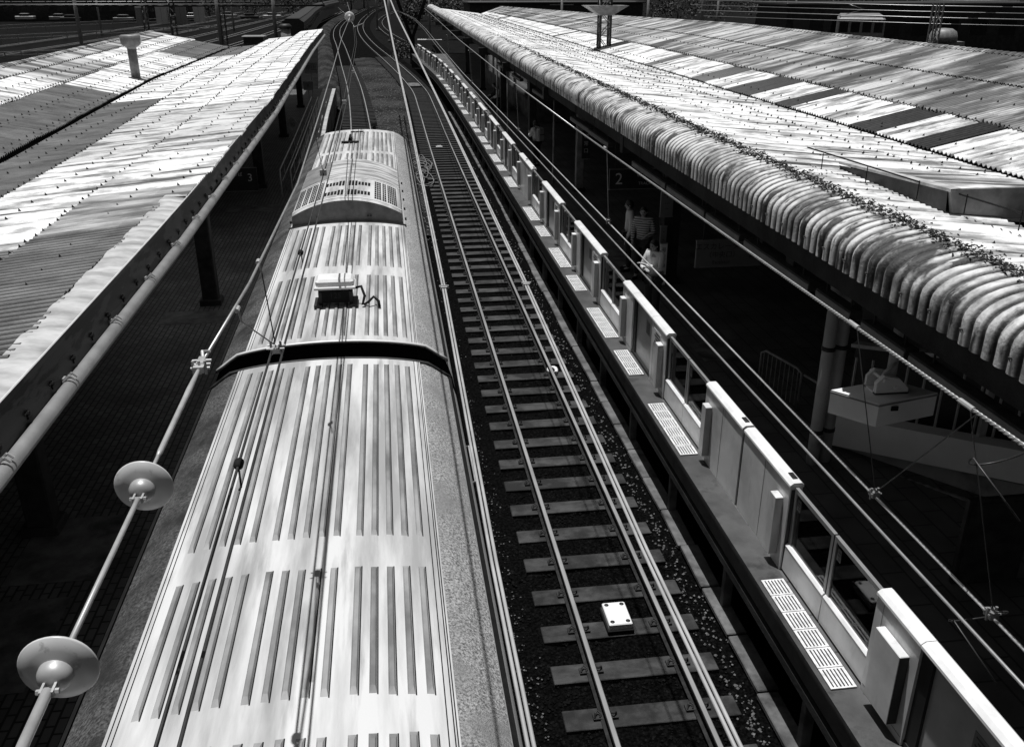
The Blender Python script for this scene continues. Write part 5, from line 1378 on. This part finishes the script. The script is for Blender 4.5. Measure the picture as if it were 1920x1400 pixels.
# low walls and fences in the yard
for k, (xa, ya, xb, yb, h, lab) in enumerate(((-70,130,-28,190,1.0,'long low pale wall across the yard'),(-60,105,-22,128,.8,'low fence rail between yard tracks and roof'),(-80,165,-25,260,1.2,'farthest low wall in the yard'))):
    r = thing('yard_fence', lab, 'fence', (xa, ya, -.3))
    m = MB(); d = Vector((xb-xa, yb-ya, 0)); n_ = 26
    for j in range(n_): 
        p = d*j/n_; m.box(p.x-.06,p.x+.06,p.y-.06,p.y+.06,0,h)
    m.build('posts', M_grey_iron, r)
    m = MB()
    for z in (h, h*.55): m.beam((0,0,z),(d.x,d.y,z),.10)
    m.build('rails', M_pale_iron, r)
def shed(x, y, w, d, h, label, mat, name='equipment_hut', nwin=0, z0=-.3):
    r = thing(name, label, 'hut', (x, y, z0))
    m = MB(); m.bbox(-w/2,w/2,-d/2,d/2,0,h,.03); m.build('wall', mat, r)
    m = MB(); m.bbox(-w/2-.15,w/2+.15,-d/2-.15,d/2+.15,h,h+.15,.03); m.build('roof', M_grey_iron, r)
    for k in range(nwin):
        m = MB(); a = -w/2 + w*(k+.2)/nwin; m.box(a, a+w*.6/nwin, -d/2-.02, -d/2+.01, h*.45, h*.8); m.build('window', M_window, r)
    m = MB(); m.box(w/2, w/2+.02, -.5, .5, .05, 2.0); m.build('door', M_dark_iron, r)
for k in range(4):
    x = -50 + k*3.2; r = thing('relay_cabinet', ('leftmost', 'second', 'third', 'rightmost')[k] + ' pale cabinet in the row beyond the yard', 'cabinet', (x, 215+k*4, 0), group='pale cabinets beyond the yard')
    m = MB(); m.bbox(-1.15,1.15,-.6,.6,0,3.4,.05); m.build('case', M_pale_iron if k % 2 else M_grey_iron, r)
    m = MB(); m.box(-.02,.02,-.61,-.595,.2,3.2); m.build('door_seam', M_black, r)
shed(-14.2, 112, 2.2, 2.4, 2.4, 'dark open fronted hut beside the white box past the left roof', M_dark_iron)
t = thing('white_cabinet', 'white cabinet standing past the end of the left roof', 'cabinet', (-12.1, 112, -.3))
m = MB(); m.bbox(-.75,.75,-.6,.6,.5,1.9,.05); m.build('case', M_white, t); m = MB(); m.box(-.6,.6,-.63,-.6,.7,1.7); m.build('door', M_grey_iron, t)
m = MB()
for s in (-.6,.6): m.box(s-.08,s+.08,-.4,.4,0,.5)
m.build('foot', M_grey_iron, t)
t = thing('chimney_post', 'thick grey post with dark cap past the left roof', 'post', (-10.9, 114, -.3))
m = MB(); m.smooth = True; m.tube([(0,0,0),(0,0,3.2)], .55, 14); m.build('shaft', M_grey_iron, t)
m = MB(); m.smooth = True; m.tube([(0,0,3.2),(0,0,3.45),(0,0,3.7)], [.7,.75,.5], 14); m.build('cap', M_dark_iron, t)
# dark carriage line with dotted windows beyond
t = thing('parked_train', 'long dark parked train beyond the far end of the left roof', 'train', (-14, 200, 0))
m = MB(); rows = []
pth = [(-11.0,125),(-11.8,150),(-13.0,180),(-14.0,215),(-14.2,250),(-13,290)]
for x, y in pth: rows.append([(x-1.4,y,.5),(x-1.4,y,3.2),(x-.8,y,3.6),(x+.8,y,3.6),(x+1.4,y,3.2),(x+1.4,y,.5)])
m.grid(rows); m.add([tuple(v) for v in rows[0]], [tuple(range(6))]); part(m, 'body', M_dark_iron, t)
m = MB()
rows = [[(x-.9,y,3.64),(x+.9,y,3.64)] for x, y in pth]; m.grid(rows); part(m, 'roof', M_dark_iron, t)
for k in range(40):
    y = 127+k*3.6; x = float(np.interp(y, [p[1] for p in pth], [p[0] for p in pth])); m = MB(); m.box(x+1.41,x+1.45,y,y+1.2,1.9,2.7); part(m, 'window', M_window, t)
# small scalloped canopy at far left
t = thing('scalloped_canopy', 'small dark canopy with white scalloped edge at the far left', 'canopy', (-54, 126, 0))
m = MB(); m.box(-12,6,-3,3,3.3,3.5); m.build('roof', M_dark_iron, t)
m = MB()
for k in range(12): m.add([(-8+k*1.1,-3.05,3.5),(-7.0+k*1.1,-3.05,3.5),(-7.2+k*1.1,-3.05,2.5),(-7.8+k*1.1,-3.05,2.5)], [(0,1,2,3),(3,2,1,0)])
m.build('valance', M_white, t)
for x in (-9, 3):
    m = MB(); m.box(x-.2,x+.2,-.2,.2,-.3,3.3); m.build('post', M_dark_iron, t)
for x, y, h, lab in ((-52,110,6,'lattice yard mast at far left'),(-31,135,8,'tall dark yard mast before the pale cabinets'),(-24,118,5.5,'shorter dark mast right of the pale cabinets'),(-19,122,7,'dark mast left of the dark hut')):
    lattice_mast(x, y, -.3, h, .25, lab)
# far right: locomotive hut, tank, posts
t = thing('parked_railcar', 'pale parked railcar with dark windows behind the right roof ridge', 'railcar', (57, 110, .9), -.45)
m = MB(); m.bbox(-2.6,2.6,-6,6,.6,3.2,.2); m.build('body', M_grey_iron, t)
m = MB(); m.bbox(-2.4,2.4,-5.8,5.8,3.2,3.4,.1); m.build('roof', M_grey_iron, t)
for k in range(4):
    m = MB(); m.box(-2.3+k*1.25,-1.35+k*1.25,-6.03,-5.98,1.6,2.7); m.build('window', M_window, t)
m = MB(); m.box(-2.3,2.3,-6.1,-6.0,.3,1.0); m.build('buffer_beam', M_dark_iron, t)
m = MB(); m.smooth = True; m.tube([(-1.8,-2,3.4),(.2,-2,4.0),(-1.8,-2,4.6)], .05, 6); m.build('pantograph', M_pale_iron, t)
t = thing('round_tank', 'pale round tank on a dark frame behind the right roof ridge', 'tank', (52, 84, 2.6))
m = MB(); m.smooth = True; m.lathe([(0,1.2),(.7,1.15),(1.1,.9),(1.25,.4),(1.25,0),(0,0)], None, 20); m.build('dome', M_grey_iron, t)
m = MB(); m.box(-1.3,1.9,-.6,.6,-.6,0); m.build('deck', M_grey_iron, t)
m = MB(); m.box(-.1,.1,-.1,.1,-2.9,-.6); m.box(1.5,2.4,-.3,.3,-2.9,-.6); m.build('leg', M_grey_iron, t)
for x, y, lab in ((42.5,70,'ladder like pale lattice post beside the round tank'),(49.5,66,'second ladder like lattice post, right of the round tank'),(56,62,'rightmost ladder like lattice post')):
    lattice_mast(x, y, 0, 6.2, .28, lab, M_grey_iron)
for k in range(6):
    z = 4.2 + .45*k; m = MB(); m.smooth = True; m.tube([(30,88+2*k,z+.6),(45,76+k,z+.3),(70,60+k,z)], .045 if k % 2 else .03, 6)
    o = m.build('feeder_wire', M_wire); tag(o, f'{("lowest","second lowest","third","fourth","fifth","highest")[k]} of the wires strung behind the right roof', 'overhead wire', 'wires behind the right roof')
for x, y, w, d, h, lab in ((75,120,50,10,5.5,'long dark depot building at the upper right'),(30,170,30,12,5,'dark building beyond the right roof end'),(-75,250,60,10,6,'dark building at the upper left horizon'),(110,90,30,60,6,'dark shed at the far right edge')):
    r = thing('depot_building', lab, 'building', (x, y, -.3))
    m = MB(); m.bbox(-w/2,w/2,-d/2,d/2,0,h,.1); m.build('wall', M_conc_dark, r)
    m = MB(); m.bbox(-w/2-.4,w/2+.4,-d/2-.4,d/2+.4,h,h+.3,.1); m.build('roof', M_dark_iron, r)
    for k in range(int(w/4)):
        m = MB(); m.box(-w/2+k*4+.8,-w/2+k*4+3,-d/2-.04,-d/2,h*.35,h*.7); m.build('window', M_window, r)
# trees at the bend
def tree(x, y, h, r_, label):
    root = thing('tree', label, 'tree', (x, y, -.3), group='trees around the vanishing tracks')
    m = MB(); m.smooth = True; m.tube([(0,0,0),(.1,0,h*.3),(.0,.1,h*.65)], [h*.035,h*.028,h*.012], 8)
    for k in range(5):
        a = k*1.3; m.tube([(0,0,h*(.3+.06*k)),(math.cos(a)*r_*.6,math.sin(a)*r_*.6,h*(.5+.08*k))], [h*.012,h*.005], 6)
    m.build('trunk', M_bark, root)
    m = MB()
    cl_ = [(random.gauss(0,r_*.45),random.gauss(0,r_*.45),h*random.uniform(.35,.98)) for _ in range(16)]
    for cx, cy, cz in cl_:
        for _ in range(70):
            v = Vector((random.gauss(0,1),random.gauss(0,1),random.gauss(0,.8))).normalized()*r_*.38*random.random()**.4; p = Vector((cx,cy,cz))+v
            s = random.uniform(.12,.35); d = Vector((random.gauss(0,1),random.gauss(0,1),random.gauss(0,.5))).normalized()*s; e = d.cross(Vector((random.gauss(0,1),random.gauss(0,1),random.gauss(0,1)))).normalized()*s*.6
            m.add([p-d,p+e,p+d,p-e], [(0,1,2,3)])
    m.build('crown', M_leaf, root)
spots = [(-20,340,7,5),(-10,350,8,6),(2,345,8,5),(10,330,7,5),(18,300,7,5),(-30,330,7,6),(-42,320,7,6),(-16,295,5,4),(9,235,5,3.5),(6,190,4,3),(14,205,5,4),(22,240,6,5),(-55,310,8,6),(32,270,7,6),(-70,300,8,7),(-6,380,9,7)]
for i, (x, y, h, r_) in enumerate(spots):
    tree(x, y, h, r_, f'dark leafy tree by the vanishing tracks, {ORD[i] if i else "first"} counted from the bend outward' if i < 8 else f'dark bushy tree beyond the platforms, {ORD[i-8] if i > 8 else "first"} of the scattered ones')
more = [(-95,240),(-82,270),(-64,262),(-48,285),(-36,290),(-26,300),(40,215),(52,225),(64,205),(80,200),(96,190),(110,175)]
for i, (x, y) in enumerate(more):
    tree(x, y, random.uniform(5,7.5), random.uniform(5,7), f'dark bushy tree on the {"left" if x < 0 else "right"} skyline, {ORD[i % 6] if i % 6 else "first"} from the outside')
for i, (x, y, h) in enumerate(((-60,150,7),(-47,172,7.5),(-33,160,7),(-27,185,7),(-70,185,8),(24,128,7),(33,118,7.5),(47,132,7),(62,140,8),(80,125,8))):
    q = thing('yard_pole', f'grey yard pole, {ORD[i % 5] if i % 5 else "first"} of the {"left" if x < 0 else "right"} hand yard poles', 'pole', (x, y, -.3), group='grey yard poles')
    m = MB(); m.smooth = True; m.tube([(0,0,0),(0,0,h)], .16, 8); m.build('shaft', M_grey_iron, q)
    m = MB(); m.beam((-2.2,0,h-.8),(2.2,0,h-.8),.12); m.beam((-1.6,0,h-1.6),(1.6,0,h-1.6),.10); m.build('crossarm', M_grey_iron, q)
for k in range(9):
    y = 120 + 14*k; z = 5.2 + .12*k
    m = MB(); m.smooth = True; m.tube([(-80,y+30,z+.6),(-50,y+8,z+.1),(-15,y,z+.2)], .04, 5)
    tag(m.build('span_wire', M_wire), f'{ORD[k] if k else "nearest"} span wire crossing above the left yard', 'overhead wire', 'span wires above the left yard')
for k in range(14):
    x = -100 + 6.2*k + random.uniform(-1.5,1.5); y = 226 + random.uniform(0, 26)
    r = thing('parked_car', f'tiny {("pale","grey","dark")[k % 3]} car parked far beyond the left yard, {ORD[k] if k else "first"} from the left', 'car', (x, y, .0), random.uniform(-.3,.3), 'cars parked beyond the left yard')
    m = MB(); m.bbox(-2.1,2.1,-.85,.85,.3,.95,.08); m.build('body', (M_pale_iron, M_grey_iron, M_dark_iron)[k % 3], r)
    m = MB(); m.bbox(-1.2,1.1,-.75,.75,.95,1.5,.12); m.build('cabin', M_window, r)
    m = MB(); m.bbox(-.9,.8,-.65,.65,1.5,1.54,.02); m.build('roof', (M_pale_iron, M_grey_iron, M_dark_iron)[k % 3], r)
# low shrubs and equipment at the bend near the mast
for x, y, s, lab in ((4.9,108,1.0,'pale leafy shrub at the foot of the V shaped mast'),(2.0,112,.8,'small shrub left of the V shaped mast'),(3.0,122,1.2,'dark shrub behind the V shaped mast')):
    r = thing('shrub', lab, 'shrub', (x, y, -.3)); m = MB()
    for _ in range(260):
        p = Vector((random.gauss(0,s*.5),random.gauss(0,s*.5),abs(random.gauss(0,s*.5)))); d = Vector((random.gauss(0,1),random.gauss(0,1),random.gauss(0,1))).normalized()*.16; e = d.cross(Vector((random.gauss(0,1),1,random.gauss(0,1)))).normalized()*.1
        m.add([p-d,p+e,p+d,p-e], [(0,1,2,3)])
    m.build('leaves', M_leaf, r)
    m = MB(); m.tube([(0,0,0),(0,0,s*.7)], .05, 6); m.build('stem', M_bark, r)
